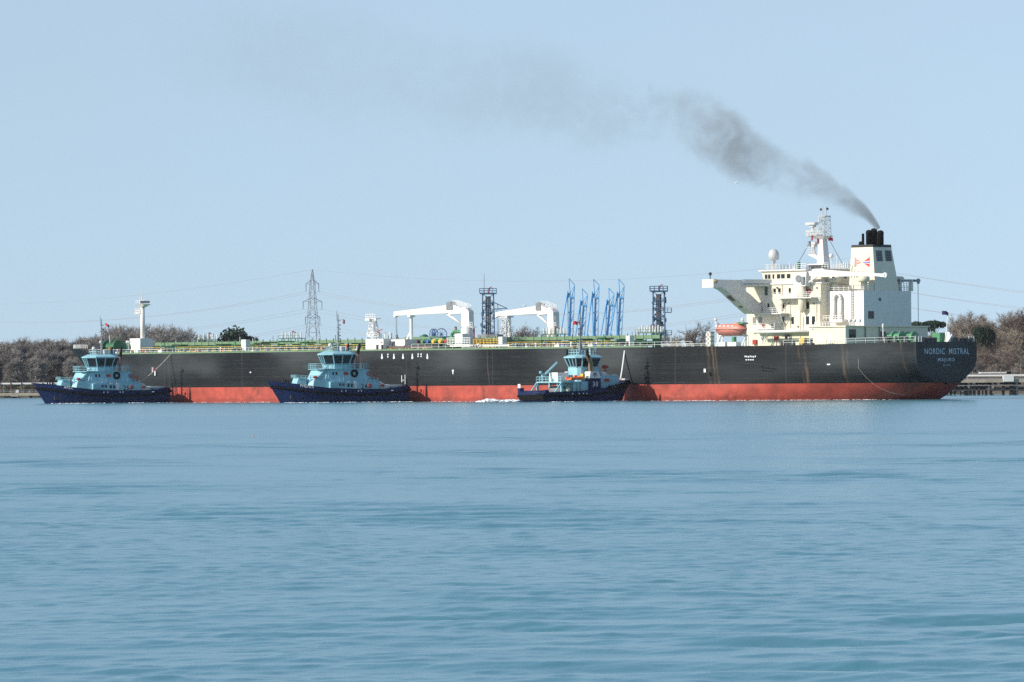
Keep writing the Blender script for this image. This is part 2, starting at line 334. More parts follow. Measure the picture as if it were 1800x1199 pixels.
# ================================================================ the setting: water
def water_material():
    m = bpy.data.materials.new('estuary_water'); m.use_nodes = True; N = m.node_tree.nodes; L = m.node_tree.links
    b = N['Principled BSDF']; b.inputs['Base Color'].default_value = (0.076, 0.235, 0.275, 1); b.inputs['Roughness'].default_value = 0.2; b.inputs['IOR'].default_value = 1.33
    tc = N.new('ShaderNodeTexCoord')
    def noise(sc, det, rough=0.55, dist=0.0):
        mp = N.new('ShaderNodeMapping'); mp.inputs['Scale'].default_value = sc; L.new(tc.outputs['Object'], mp.inputs[0])
        n = N.new('ShaderNodeTexNoise'); n.inputs['Scale'].default_value = 1.0; n.inputs['Detail'].default_value = det; n.inputs['Roughness'].default_value = rough; n.inputs['Distortion'].default_value = dist
        L.new(mp.outputs[0], n.inputs['Vector']); return n.outputs['Fac']
    wind = noise((0.006, 0.012, 1), 3)
    wr = N.new('ShaderNodeMapRange'); wr.inputs[1].default_value = 0.35; wr.inputs[2].default_value = 0.65; wr.inputs[3].default_value = 0.3; wr.inputs[4].default_value = 1.0; L.new(wind, wr.inputs[0])
    h1 = noise((4.0, 2.2, 1), 5, 0.6, 0.3); h2 = noise((1.5, 0.8, 1), 5, 0.6, 0.2)
    ad = N.new('ShaderNodeMath'); ad.operation = 'MULTIPLY_ADD'; ad.inputs[1].default_value = 1.5; L.new(h2, ad.inputs[0]); L.new(h1, ad.inputs[2])
    bp = N.new('ShaderNodeBump'); bp.inputs['Distance'].default_value = 0.032; sy = N.new('ShaderNodeSeparateXYZ'); L.new(tc.outputs['Object'], sy.inputs[0])
    far = N.new('ShaderNodeMapRange'); far.inputs[1].default_value = 110; far.inputs[2].default_value = 420; far.inputs[3].default_value = 0.55; far.inputs[4].default_value = 1.5; L.new(sy.outputs['Y'], far.inputs[0])   # where the modelled wavelets end, relief takes over
    dm = N.new('ShaderNodeMath'); dm.operation = 'MULTIPLY'; dm.inputs[1].default_value = 0.034; L.new(far.outputs[0], dm.inputs[0]); L.new(dm.outputs[0], bp.inputs['Distance'])
    L.new(wr.outputs[0], bp.inputs['Strength']); L.new(ad.outputs[0], bp.inputs['Height'])
    L.new(bp.outputs[0], b.inputs['Normal'])
    return m
M['water'] = water_material()
def build_water():
    xs = [0.0]
    while xs[-1] < 19: xs.append(xs[-1] + 0.12)
    st = 0.12
    while xs[-1] < 6000: st = min(st * 1.05, 0.5) if xs[-1] < 60 else st * 1.25; xs.append(xs[-1] + st)
    xs = np.array([-x for x in xs[:0:-1]] + xs)
    ys = [-400, -150, -50, 0, 25, 40, 50, 58]
    while ys[-1] < 1300: ys.append(ys[-1] + max(0.10, ys[-1] * (0.0012 + 0.0024 * min(1, max(0, ys[-1] - 110) / 450))))
    st = 5
    while ys[-1] < 9000: st *= 1.2; ys.append(ys[-1] + st)
    ys = np.array(ys); dy = np.gradient(ys); dx = np.gradient(xs)
    X, Y = np.meshgrid(xs.astype(np.float32), ys.astype(np.float32)); sp = np.maximum(dy[:, None], dx[None, :]).astype(np.float32)
    Z = np.zeros_like(X)
    env = 0.5 + 1.15 * np.sin(X * 0.11 + 1.3 + 0.7 * np.sin(Y * 0.05)) * np.sin(Y * 0.09 + 0.9 * np.sin(X * 0.07))
    envs = 0.9 + 0.3 * np.sin(X * 0.9 + 2.0 * np.sin(Y * 0.17)) * np.sin(Y * 0.31 + 1.5 * np.sin(X * 0.23)) + 0.12 * np.sin(Y * 0.06 + X * 0.05)
    for i in range(84):
        small = i < 60
        lam = 0.36 * (1.5 / 0.36) ** rng.random() if small else 2.2 * (5.5 / 2.2) ** rng.random()
        a = rng.normal(0, 0.8) + 0.1 if small else rng.normal(0.05, 0.22)
        k = 2 * math.pi / lam; kx = k * math.sin(a); ky = -k * math.cos(a)
        amp = (0.0021 * lam ** 0.8 if small else 0.0040 * lam ** 0.55) * (0.5 + rng.random())
        fade = np.clip(lam / (2.9 * sp) - 0.35, 0, 1)
        ph = np.sin(kx * X + ky * Y + rng.random() * 6.28)
        Z += (amp * fade * (envs if small else env)) * (ph + 0.25 * ph * ph)
    Z *= np.clip((Y - 20) / 30, 0, 1)
    ny, nx = X.shape
    me = bpy.data.meshes.new('water'); me.vertices.add(nx * ny)
    me.vertices.foreach_set('co', np.stack([X, Y, Z], -1).astype(np.float32).ravel())
    idx = np.arange(nx * ny).reshape(ny, nx)
    q = np.stack([idx[:-1, :-1], idx[:-1, 1:], idx[1:, 1:], idx[1:, :-1]], -1).reshape(-1, 4)
    me.loops.add(q.size); me.polygons.add(len(q))
    me.loops.foreach_set('vertex_index', q.ravel().astype(np.int32))
    me.polygons.foreach_set('loop_start', np.arange(0, q.size, 4, dtype=np.int32)); me.polygons.foreach_set('use_smooth', np.ones(len(q), bool))
    me.update(); me.validate(); me.materials.append(M['water'])
    tag(link('water', me), kind='structure')
build_water()

# ================================================================ land beyond
def shore_y(x):
    pts = [(-6000, 2500), (-400, 1835), (-60, 1815), (40, 1700), (95, 1560), (125, 1440), (210, 1405), (6000, 900)]
    for (a, b), (c, d) in zip(pts[:-1], pts[1:]):
        if x <= c: return b + (d - b) * (x - a) / (c - a)
    return pts[-1][1]
def land_h(x, d):
    hill = 5.0 / (1 + math.exp(-(x - 95) / 18.0))
    return 1.6 * min(1, d / 6) - 0.6 + hill * min(1, max(0, d - 6) / 90) ** 0.8 + 2.5 * min(1, max(0, d - 10) / 250)
M['land'] = mat('rough_grass_bank', (0.13, 0.10, 0.06), 0.95, 0.4, 0.15)
def build_land():
    xs = list(np.arange(-460, 460, 8.0)); xs = [-6000, -3000, -1500, -800] + xs + [800, 1500, 3000, 6000]
    ds = [0, 3, 6, 10, 20, 35, 55, 80, 110, 160, 240, 400, 800, 2000, 6000]
    V = []; Fc = []
    for x in xs:
        for d in ds: V.append((x, shore_y(x) + d, land_h(x, d) + 0.25 * math.sin(x * 0.13 + d * 0.21)))
    n = len(ds)
    for i in range(len(xs) - 1):
        for j in range(n - 1): Fc.append((i * n + j, (i + 1) * n + j, (i + 1) * n + j + 1, i * n + j + 1))
    b = MB(); b.add(V, Fc); o = b.build('land', M['land'], smooth=True); tag(o, kind='structure')
build_land()

# ================================================================ trees
def bare_tree_meshes(seed, H, spread, upright, mtwig, n1=8, n2=6, n3=8, base=0.18):
    r = random.Random(seed); tb = MB(); V = []; Fc = []
    top = Vector((r.uniform(-.4, .4), r.uniform(-.4, .4), H * 0.62))
    tb.tube((0, 0, -1.2), (top.x * .5, top.y * .5, H * .32), H * 0.017, H * 0.012, 6); tb.tube((top.x * .5, top.y * .5, H * .32), top, H * 0.012, H * 0.006, 5)
    def twig(p, d, l, wd):
        a = d.orthogonal().normalized(); a.rotate(Matrix.Rotation(r.uniform(0, 6.28), 3, d)); o = len(V)
        V.extend([tuple(p + a * wd), tuple(p - a * wd), tuple(p + d * l)]); Fc.append((o, o + 1, o + 2))
    for i in range(n1):
        f = base + (1 - base) * (i + r.random()) / n1 * 0.98
        p0 = Vector((top.x * f, top.y * f, H * 0.62 * f)); az = i * 2.4 + r.uniform(-.5, .5)
        el = upright + (1.35 - upright) * f ** 2 + r.uniform(-.12, .12)
        prof = math.sin(math.pi * min(1, (f * 0.72 + 0.22))) ** 0.6
        ln = spread * prof * r.uniform(.8, 1.15) / max(0.35, math.cos(el)) ** 0.55
        ln = min(ln, (H - p0.z) / max(.2, math.sin(el)) * 0.98)
        d1 = Vector((math.cos(az) * math.cos(el), math.sin(az) * math.cos(el), math.sin(el)))
        p1 = p0 + d1 * ln; tb.tube(p0, p1, H * 0.007, H * 0.002, 4)
        for j in range(n2):
            g = 0.28 + 0.72 * (j + r.random()) / n2
            q0 = p0.lerp(p1, min(1, g)); d2 = (d1 + Vector((r.gauss(0, .62), r.gauss(0, .62), r.gauss(.25, .45)))).normalized(); l2 = ln * r.uniform(.25, .45)
            q1 = q0 + d2 * l2; tb.tube(q0, q1, H * 0.003, H * 0.001, 3)
            for k in range(n3):
                s0 = q0.lerp(q1, (k + r.random()) / n3); d3 = (d2 + Vector((r.gauss(0, .7), r.gauss(0, .7), r.gauss(.2, .5)))).normalized(); l3 = r.uniform(.9, 1.7) * H / 18
                twig(s0, d3, l3, 0.055 * H / 18)
                for _ in range(5):
                    d4 = (d3 + Vector((r.gauss(0, .7), r.gauss(0, .7), r.gauss(.15, .5)))).normalized(); twig(s0 + d3 * l3 * r.uniform(.2, .9), d4, l3 * r.uniform(.5, .95), 0.045 * H / 18)
    tm = tb.build('trunk', M['bark']); me = bpy.data.meshes.new('crown'); me.from_pydata(V, [], Fc); me.update(); me.materials.append(mtwig)
    mesh = tm.data; bpy.data.objects.remove(tm); return mesh, me
def leaf_tree_meshes(seed, H, rx, rz, cz, mleaf, n=2600, lobes=9, flat=False):
    r = random.Random(seed); tb = MB(); V = []; Fc = []
    tb.tube((0, 0, -1.2), (r.uniform(-.5, .5), 0, cz), H * 0.022, H * 0.010, 6)
    L_ = []
    for i in range(lobes):
        a = i * 2.4 + r.random(); q = math.sqrt((i + .5) / lobes)
        L_.append((Vector((rx * .72 * q * math.cos(a), rx * .72 * q * math.sin(a), cz + rz * (0.55 * (1 - q * q) - .1 + r.uniform(-.22, .22)))), rx * r.uniform(.30, .46)))
    for c, _ in L_: tb.tube((0, 0, cz * .72), c, H * .008, H * .003, 4)
    for k in range(n):
        c, rr = L_[k % lobes]
        d = Vector((r.gauss(0, 1), r.gauss(0, 1), r.gauss(0, 1))).normalized(); p = c + Vector((d.x, d.y, d.z * (rz / rx if not flat else .5) * .9)) * rr * r.uniform(.45, 1.12)
        s = r.uniform(.22, .5) * H / 15; a = Vector((r.gauss(0, 1), r.gauss(0, 1), r.gauss(0, .6))).normalized(); b = a.orthogonal().normalized(); o = len(V)
        V.extend([tuple(p + a * s), tuple(p + b * s * .7), tuple(p - a * s), tuple(p - b * s * .7)]); Fc.append((o, o + 1, o + 2, o + 3))
    tm = tb.build('trunk', M['bark']); me = bpy.data.meshes.new('crown'); me.from_pydata(V, [], Fc); me.update(); me.materials.append(mleaf)
    mesh = tm.data; bpy.data.objects.remove(tm); return mesh, me
TALL = [bare_tree_meshes(100 + i, 18, 2.7, 1.05, M['twig'], 15, 8, 9, .08) for i in range(4)]
ROUND = [bare_tree_meshes(200 + i, 18, 6.5, 0.35, M['twigwarm'], 17, 9, 11, .10) for i in range(4)]
ROUNDG = [bare_tree_meshes(250 + i, 18, 6.0, 0.45, M['twig'], 17, 9, 11, .10) for i in range(2)]
PINE = [leaf_tree_meshes(300 + i, 18, 5.2, 2.6, 14.2, M['leafdark'], 1500, 11, True) for i in range(2)]
DOME = [leaf_tree_meshes(320 + i, 18, 7.0, 6.5, 11.0, M['leafdark'], 3600, 14) for i in range(2)]
SHRUB = [leaf_tree_meshes(340 + i, 6, 3.2, 2.2, 2.2, M['leafolive'], 900, 7) for i in range(2)]
def ground_z(x, y):
    d = y - shore_y(x); return land_h(x, max(0, d)) - 0.1
def plant(kind, px, Y, top_py, label, group=None, name='bare_tree', H=18.0, wide=1.0, cat='tree'):
    p = at(px, top_py, Y); z0 = ground_z(p.x, Y); s = max(0.25, (p.z - z0) / H)
    t, c = random.choice(kind); e = empty(name, (p.x, Y, z0), random.uniform(0, 6.28)); e.scale = (s * wide, s * wide, s)
    link('trunk', t, e); link('crown', c, e)
    tag(e, label, cat, group); return e
rt = random.Random(5)
GL = 'bare grey-brown tree in the wood behind the left jetty'
for row, (Y, n, off) in enumerate(((1838, 26, 20), (1850, 26, 0), (1866, 28, -14), (1885, 28, -20))):
    for i in range(n):
        px = -25 + (345 * (i + rt.random() * .9) / n)
        base = 594 - 10 * max(0, min(1, (px - 120) / 60)) if px < 215 else 596
        if px < 25: base = 600
        plant(TALL if px < 210 else ROUNDG, px, Y + rt.uniform(-6, 6), base + off + rt.uniform(-3, 7), GL, 'bare trees of the wood behind the left jetty', wide=rt.uniform(.9, 1.25))
for px, Y, tp, k, w_ in ((292, 1835, 569, ROUNDG, 1.15), (280, 1842, 573, ROUNDG, 1.05), (262, 1850, 578, ROUNDG, 1.0), (232, 1862, 576, ROUNDG, 1.0), (212, 1852, 574, ROUNDG, 1.0), (312, 1850, 575, ROUNDG, .8)):
    plant(k, px, Y, tp, GL, 'bare trees of the wood behind the left jetty', wide=w_)
for i in range(13):
    plant(SHRUB, -15 + i * 12 + rt.uniform(-4, 4), 1826 + rt.uniform(-3, 3), 668 + rt.uniform(-7, 5), 'olive scrub bush on the bank behind the left jetty', 'scrub bushes on the left bank', 'scrub_bush', 6.0, 1.0, 'bush')
plant(DOME, 421, 1900, 570, 'dark evergreen tree with a domed crown left of the pylon', None, 'evergreen_tree', wide=.92)
plant(ROUNDG, 343, 1900, 588, 'low bare tree left of the domed evergreen, just above the deck', None)
plant(ROUNDG, 370, 1910, 590, 'low bare tree touching the left side of the domed evergreen', None)
plant(ROUND, 905, 1800, 574, 'bare rounded tree under the middle crane boom', None)
plant(ROUND, 932, 1800, 581, 'small bare tree right of the one under the middle crane boom', None)
plant(ROUND, 958, 1790, 583, 'small bare tree behind the middle crane post', None)
plant(ROUND, 1221, 1600, 573, 'bare rounded tree left of the orange lifeboat', None)
plant(ROUND, 1180, 1620, 584, 'low bare tree right of the right lattice tower', None)
# the wooded bank on the right
GR = 'bare brown tree on the wooded bank behind the stern'; gr = 'bare trees of the wooded bank behind the stern'
for Y, n, tops in ((1650, 13, 550), (1610, 14, 562), (1570, 14, 580), (1535, 15, 598), (1505, 15, 616), (1478, 16, 634), (1455, 16, 650)):
    for i in range(n):
        px = 1590 + 260 * (i + rt.random()) / n
        dip = 16 * math.exp(-((px - 1745) / 24.0) ** 2) if tops < 600 else 0
        lift = 26 * max(0, min(1, (1665 - px) / 50)) if tops < 600 else 6 * max(0, min(1, (1680 - px) / 50))
        if px < 1672 and tops < 610: tops_ = 592 + rt.uniform(-4, 6)
        else: tops_ = tops
        plant(ROUND if rt.random() < .75 else ROUNDG, px, Y + rt.uniform(-12, 12), tops_ + dip + rt.uniform(-5, 8), GR, gr, wide=rt.uniform(.95, 1.3))
for px, Y, tp, w_ in ((1790, 1590, 545, 1.25), (1805, 1580, 550, 1.2), (1768, 1600, 568, .9), (1700, 1600, 559, 1.0), (1720, 1605, 562, .9)):
    plant(ROUND, px, Y, tp, GR, gr, wide=w_)
plant(PINE, 1641, 1640, 552, 'spreading dark pine just left of the stern flag', None, 'pine_tree', wide=.85)
plant(PINE, 1612, 1650, 556, 'dark pine half hidden by the aft deckhouse', None, 'pine_tree', wide=.75)
plant(ROUNDG, 1683, 1640, 553, 'pale bare tree right behind the stern flag', None, wide=.8)
plant(DOME, 1735, 1560, 564, 'dark evergreen on the bank right of the stern', None, 'evergreen_tree', wide=.55)
plant(DOME, 1722, 1590, 562, 'dark evergreen crown behind the darkest evergreen on the bank', None, 'evergreen_tree', wide=.5)

# ================================================================ power line
def make_pylon(px, py_top, Y, label):
    p = at(px, py_top, Y); z0 = ground_z(p.x, Y); Hh = p.z - z0
    e = empty('electricity_pylon', (p.x, Y, z0), R(20))
    b = MB(); k = Hh / 52.0
    b.lattice((0, 0, -1), 9.4 * k, (0, 0, 28 * k), 4.0 * k, 7, .13, .07); b.lattice((0, 0, 28 * k), 4.0 * k, (0, 0, 46 * k), 1.8 * k, 8, .10, .06); b.lattice((0, 0, 46 * k), 1.8 * k, (0, 0, 52 * k), .25, 3, .1, .07)
    b.build('lattice_mast', M['pylon'], e)
    arms = []
    for z, hw in ((45.5, 3.0), (37.5, 4.4), (30.5, 3.4)):
        a = MB()
        for s in (-1, 1):
            for dy in (-.8, .8): a.tube((s * .8 * k, dy * k, z * k), (s * hw * k, 0, (z + .2) * k), .11, .08, 4); a.tube((s * .8 * k, dy * k, (z + 1.6) * k), (s * hw * k, 0, (z + .2) * k), .09, .07, 4)
            arms.append((s, Vector((p.x + math.cos(R(20)) * s * hw * k, Y + math.sin(R(20)) * s * hw * k, z0 + (z - 3.3) * k))))
        arm = a.build('cross_arm', M['pylon'], e)
        for s in (-1, 1): MB().tube((s * hw * k, 0, (z + .2) * k), (s * hw * k, 0, (z - 3.3) * k), .14, .1, 5).build('insulator', M['darksteel'], arm)
    tag(e, label, 'pylon', 'pylons of the power line'); return [q for s, q in arms], p + Vector((0, 0, 0))
A1, T1 = make_pylon(549, 474, 2200, 'grey lattice electricity pylon standing left of the midship cranes')
A2, T2 = make_pylon(1535, 448, 1880, 'grey lattice electricity pylon hidden behind the funnel')
A2 = [at(1528 + 14 * (i % 2), y, 1880 - 4 + 8 * (i % 2)) for i, y in enumerate((472, 474, 502, 504, 529, 531))]
A0 = [at(-60, y, 3050 + (i % 2) * 8) for i, y in enumerate((562, 562, 592, 592, 622, 622))]
A3 = [at(2350, y, 1500 + (i % 2) * 8) for i, y in enumerate((548, 556, 575, 582, 600, 606))]
LV = ['highest', 'highest', 'middle', 'middle', 'lowest', 'lowest']
SAG = {'0': (6, 6, 6, 6, 6, 6), '1': (13, 13, 13, 13, 12.5, 12.5), '2': (3, 3, 3, 3, 3, 3)}
for i in range(6):
    b = MB()
    for a, c, s in ((A0[i], A1[i], SAG['0'][i]), (A1[i], A2[i], SAG['1'][i]), (A2[i], A3[i], SAG['2'][i])):
        pts = []
        for k in range(25):
            t = k / 24; q = a.lerp(c, t); q.z -= 4 * s * t * (1 - t); pts.append(q)
        b.path(pts, .06, 4)
    tag(b.build('power_cable', M['cable']), 'thin grey power cable of the %s pair strung from the pylon' % LV[i], 'cable', '%s pair of power cables' % LV[i])
b = MB(); pts = []
for a, c, s in ((at(-60, 535, 3050), T1, 4), (T1, T2, 7)):
    for k in range(21):
        t = k / 20; q = a.lerp(c, t); q.z -= 4 * s * t * (1 - t); pts.append(q)
b.path(pts, .05, 4); tag(b.build('earth_wire', M['cable']), 'faint single wire running to the tip of the pylon', 'cable')

# ================================================================ jetties
def left_jetty():
    Y = 1780; e = empty('jetty', (at(30, 690, Y).x, Y, 0)); x0 = e.location.x
    def lx(px): return at(px, 690, Y).x - x0
    def lz(py, px=60): return at(px, py, Y).z
    MB().box(lx(-700), lx(430), -2.5, 2.5, lz(695.5), lz(690.5)).build('deck_slab', M['concrete'], e)
    pr = MB()
    for dy in (-1.6, -.5, .6, 1.7): pr.tube((lx(-700), dy, lz(674.5)), (lx(430), dy, lz(674.5)), .34, None, 8)
    pr.build('pipe_run', M['white'], e)
    k = 0
    px = -672
    while px < 430:
        b = MB(); x = lx(px)
        for dy in (-2.1, 2.1): b.box(x - .14, x + .14, dy - .14, dy + .14, lz(691), lz(672.5))
        b.box(x - .14, x + .14, -2.3, 2.3, lz(678), lz(676.2)); b.build('pipe_rack_frame', M['towerrust'], e)
        px += 18.7
    px = -690
    while px < 430:
        for dy in (-1.8, 1.8): MB().tube((lx(px), dy, -4), (lx(px), dy, lz(694.5)), .32, None, 7).build('pile', M['pile'], e)
        px += 31
    rl = MB().rail([(lx(-700), -2.45, lz(690.5)), (lx(430), -2.45, lz(690.5))], 1.0, 2, 2.2, .04); rl.build('railing', M['rail'], e)
    for px_ in (31, 95, 210):
        MB().box(lx(px_) - .5, lx(px_) + .5, -1.6, -.8, lz(690.5), lz(690.5) + 1.0).build('equipment_box', M['white'], e)
    tag(e, 'long grey jetty carrying white pipes behind the leftmost tug', 'jetty')
left_jetty()
def dolphin():
    Y = 1755; p = at(26, 700, Y); e = empty('mooring_dolphin', (p.x, Y, 0)); 
    z = lambda py: at(26, py, Y).z
    b = MB().box(-1.3, 1.3, -1.2, 1.2, z(697), z(694.6)); b.build('cap', M['concrete'], e)
    for sx in (-.9, .9): MB().box(sx - .22, sx + .22, -.9, -.4, z(694.6), z(690)).build('bollard_post', M['concrete'], e)
    MB().tube((0, 0, -3), (0, 0, z(696.5)), .55, None, 8).build('pile', M['pile'], e)
    tag(e, 'small brown mooring dolphin in front of the left jetty', 'dolphin')
dolphin()
def right_jetty():
    Y = 1330; e = empty('concrete_jetty', (at(1740, 690, Y).x, Y, 0)); x0 = e.location.x
    def lx(px): return at(px, 680, Y).x - x0
    zz = lambda py: at(1740, py, Y).z
    MB().box(lx(1560), lx(2200), -1, 10, zz(672.5), zz(666.5)).build('deck_slab', M['concrete'], e)
    px = 1575
    while px < 2200:
        MB().box(lx(px) - .28, lx(px) + .28, -.4, 6, -4, zz(672.5)).build('pier_leg', M['concrete'], e); px += 42.5
    px = 1588
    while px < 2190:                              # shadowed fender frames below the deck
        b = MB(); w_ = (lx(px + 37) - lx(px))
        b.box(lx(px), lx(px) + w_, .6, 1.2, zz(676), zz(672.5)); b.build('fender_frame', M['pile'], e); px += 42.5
    MB().box(lx(1560), lx(2200), -1.4, -.9, zz(678.2), zz(677)).build('waling', M['steel'], e)
    MB().box(lx(1560), lx(2200), -1.6, -1.0, zz(686.5), zz(684.8)).build('lower_waling', M['darksteel'], e)
    for i, px_ in enumerate((1640, 1645.5, 1650, 1657, 1665, 1671, 1678, 1688, 1696, 1706, 1712, 1720, 1727, 1733, 1763, 1775, 1779)):
        w_ = rt.uniform(.25, .75); MB().box(lx(px_) - w_ / 2, lx(px_) + w_ / 2, -1.0, -.2, -4, zz(678)).build('pile', M['pile'], e)
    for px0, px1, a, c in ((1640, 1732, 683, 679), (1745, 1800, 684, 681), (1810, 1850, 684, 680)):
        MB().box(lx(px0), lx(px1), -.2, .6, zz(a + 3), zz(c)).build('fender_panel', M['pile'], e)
    for px0, px1 in ((1742, 1759), (1766, 1771), (1778, 1787), (1789, 1795)):
        MB().box(lx(px0), lx(px1), .9, 1.6, zz(686), zz(680.5)).build('white_fender_pad', M['white'], e)
    MB().box(lx(1703), lx(2200), 3, 6, zz(666.5), zz(662)).build('parapet', M['steel'], e)
    pr = MB()
    for dy in (2.0, 3.0): pr.tube((lx(1600), dy, zz(660.5)), (lx(2200), dy, zz(660.5)), .28, None, 8)
    pr.build('pipe_run', M['white'], e)
    MB().box(lx(1726), lx(1782), 4, 9, zz(656.5), zz(654)).build('shelter_roof', M['white'], e)
    for px_ in (1725, 1728, 1740, 1752, 1765, 1775, 1783):
        MB().box(lx(px_) - .15, lx(px_) + .15, 4.1, 4.4, zz(666.5), zz(656.5)).build('shelter_post', M['darksteel'], e)
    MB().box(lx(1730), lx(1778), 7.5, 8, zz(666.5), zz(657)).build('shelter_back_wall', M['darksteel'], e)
    MB().box(lx(1772), lx(1784), 4, 6, zz(662), zz(653.5)).build('pump_cabinet', M['darksteel'], e)
    MB().box(lx(1763), lx(1781), -1.6, 1, zz(671), zz(661)).build('white_cabin', M['white'], e)
    for px_, t in ((1712, 652), (1722, 650), (1761, 648), (1781, 649), (1785, 649), (1797, 637), (1830, 640)):
        MB().tube((lx(px_), 3, zz(666)), (lx(px_), 3, zz(t)), .09, .06, 5).build('lamp_post', M['pylon'], e)
    tag(e, 'weathered concrete jetty with white cabin behind the tanker stern', 'jetty')
right_jetty()
M['umber'] = M['towerrust']
def loading_platform():
    Y = 1400; e = empty('loading_platform', (at(1010, 600, Y).x, Y, 0)); x0 = e.location.x
    MB().box(at(780, 600, Y).x - x0, at(1270, 600, Y).x - x0, -8, 12, 6.5, 8).build('deck_slab', M['concrete'], e)
    for px in range(790, 1270, 30):
        for dy in (-6, 10): MB().tube((at(px, 600, Y).x - x0, dy, -4), (at(px, 600, Y).x - x0, dy, 6.5), .5, None, 8).build('pile', M['pile'], e)
    tag(e, 'oil loading platform hidden behind the tanker under the blue arms', 'jetty')
loading_platform()
def lattice_tower(px, w0, w1, y_top, Y, label, whip, side):
    p = at(px, 600, Y); e = empty('lattice_tower', (p.x, Y, 8.0)); zt = at(px, y_top, Y).z - 8
    b = MB().lattice((0, 0, 0), w0, (0, 0, zt), w1, 9, .17, .10); b.build('lattice_mast', M['towerblue'], e)
    c = MB()
    for dx, dy in ((-.5, 0), (.5, .2), (0, -.5)): c.tube((dx, dy, 0), (dx, dy, zt * .97), .22, None, 6)
    for k in range(12): c.box(-.8, .8, -.6, .6, zt * k / 12, zt * k / 12 + .12)
    c.build('riser_pipes', M['towerrust'], e)
    d = MB().loft([(-w1 * .75, -w1 * .75), (w1 * .8, -w1 * .75), (w1 * .8, w1 * .75), (-w1 * .75, w1 * .75)], zt, None, zt + .35)
    q = w1 * .78; d.rail([(-q, -q, zt + .3), (q, -q, zt + .3), (q, q, zt + .3), (-q, q, zt + .3), (-q, -q, zt + .3)], 1.2, 2, 1.2, .09)
    d.build('top_platform', M['towerblue'], e)
    for k, (f, s) in enumerate(((.72, side), (.42, side), (.83, -side * .4))):
        g = MB(); x0 = s * w0 * .35; x1 = s * (w0 * .5 + 1.7); z = zt * f; g.box(min(x0, x1), max(x0, x1), -1, 1, z, z + .2)
        g.rail([(x0, -1, z + .2), (x1, -1, z + .2), (x1, 1, z + .2)], 1.1, 2, 1.2, .08); g.build('side_platform', M['towerblue'], e)
    rq = random.Random(int(px)); cl_ = MB()
    for k in range(26):
        zz = rq.uniform(.05, .97) * zt; xx = rq.choice((-1, 1)) * rq.uniform(.3, 1) * w0 * .55; yy = rq.uniform(-1, .2) * w0 * .5; d_ = rq.uniform(.12, .4); cl_.box(xx - d_, xx + d_, yy - d_, yy + d_, zz, zz + rq.uniform(.3, 1.3))
    for k in range(7): zz = zt * (k + 1) / 8; cl_.box(-w0 * .5, w0 * .5, -w0 * .45, w0 * .45, zz, zz + .1)
    cl_.build('tower_fittings', M['towerblue'], e)['kind'] = 'stuff'
    MB().tube((.1, 0, zt + .3), (.4, 0, zt + 1.4), .2, .16, 6).tube((.0, -.2, zt + 1.4), (1.1, -.5, zt + 2.0), .16, .1, 6).build('fire_monitor', M['redpaint'], e)
    if whip: MB().tube((-w1 * .35, 0, zt), (-w1 * .35, 0, zt + 5.6), .07, .04, 5).build('whip_aerial', M['darksteel'], e)
    if side > 0 and whip:
        MB().tube((w1 * .5, 0, zt - 2.2), (w1 * .5 + 3.7, 0, zt - 3.9), .11, .09, 5).tube((w1 * .5, 0, zt - 4.0), (w1 * .5 + 3.7, 0, zt - 3.9), .11, .09, 5).tube((w1 * .5 + 1.2, 0, zt - 4), (w1 * .5 + 1.0, 0, zt - 2.5), .09, .09, 4).build('davit_arm', M['towerblue'], e)
    tag(e, label, 'tower')
lattice_tower(858.5, 3.6, 2.9, 517, 1405, 'dark blue lattice tower with whip aerial between the two cranes', True, 1)
lattice_tower(1158.5, 3.4, 3.0, 513, 1405, 'dark rusty lattice tower right of the five blue loading arms', False, 1)
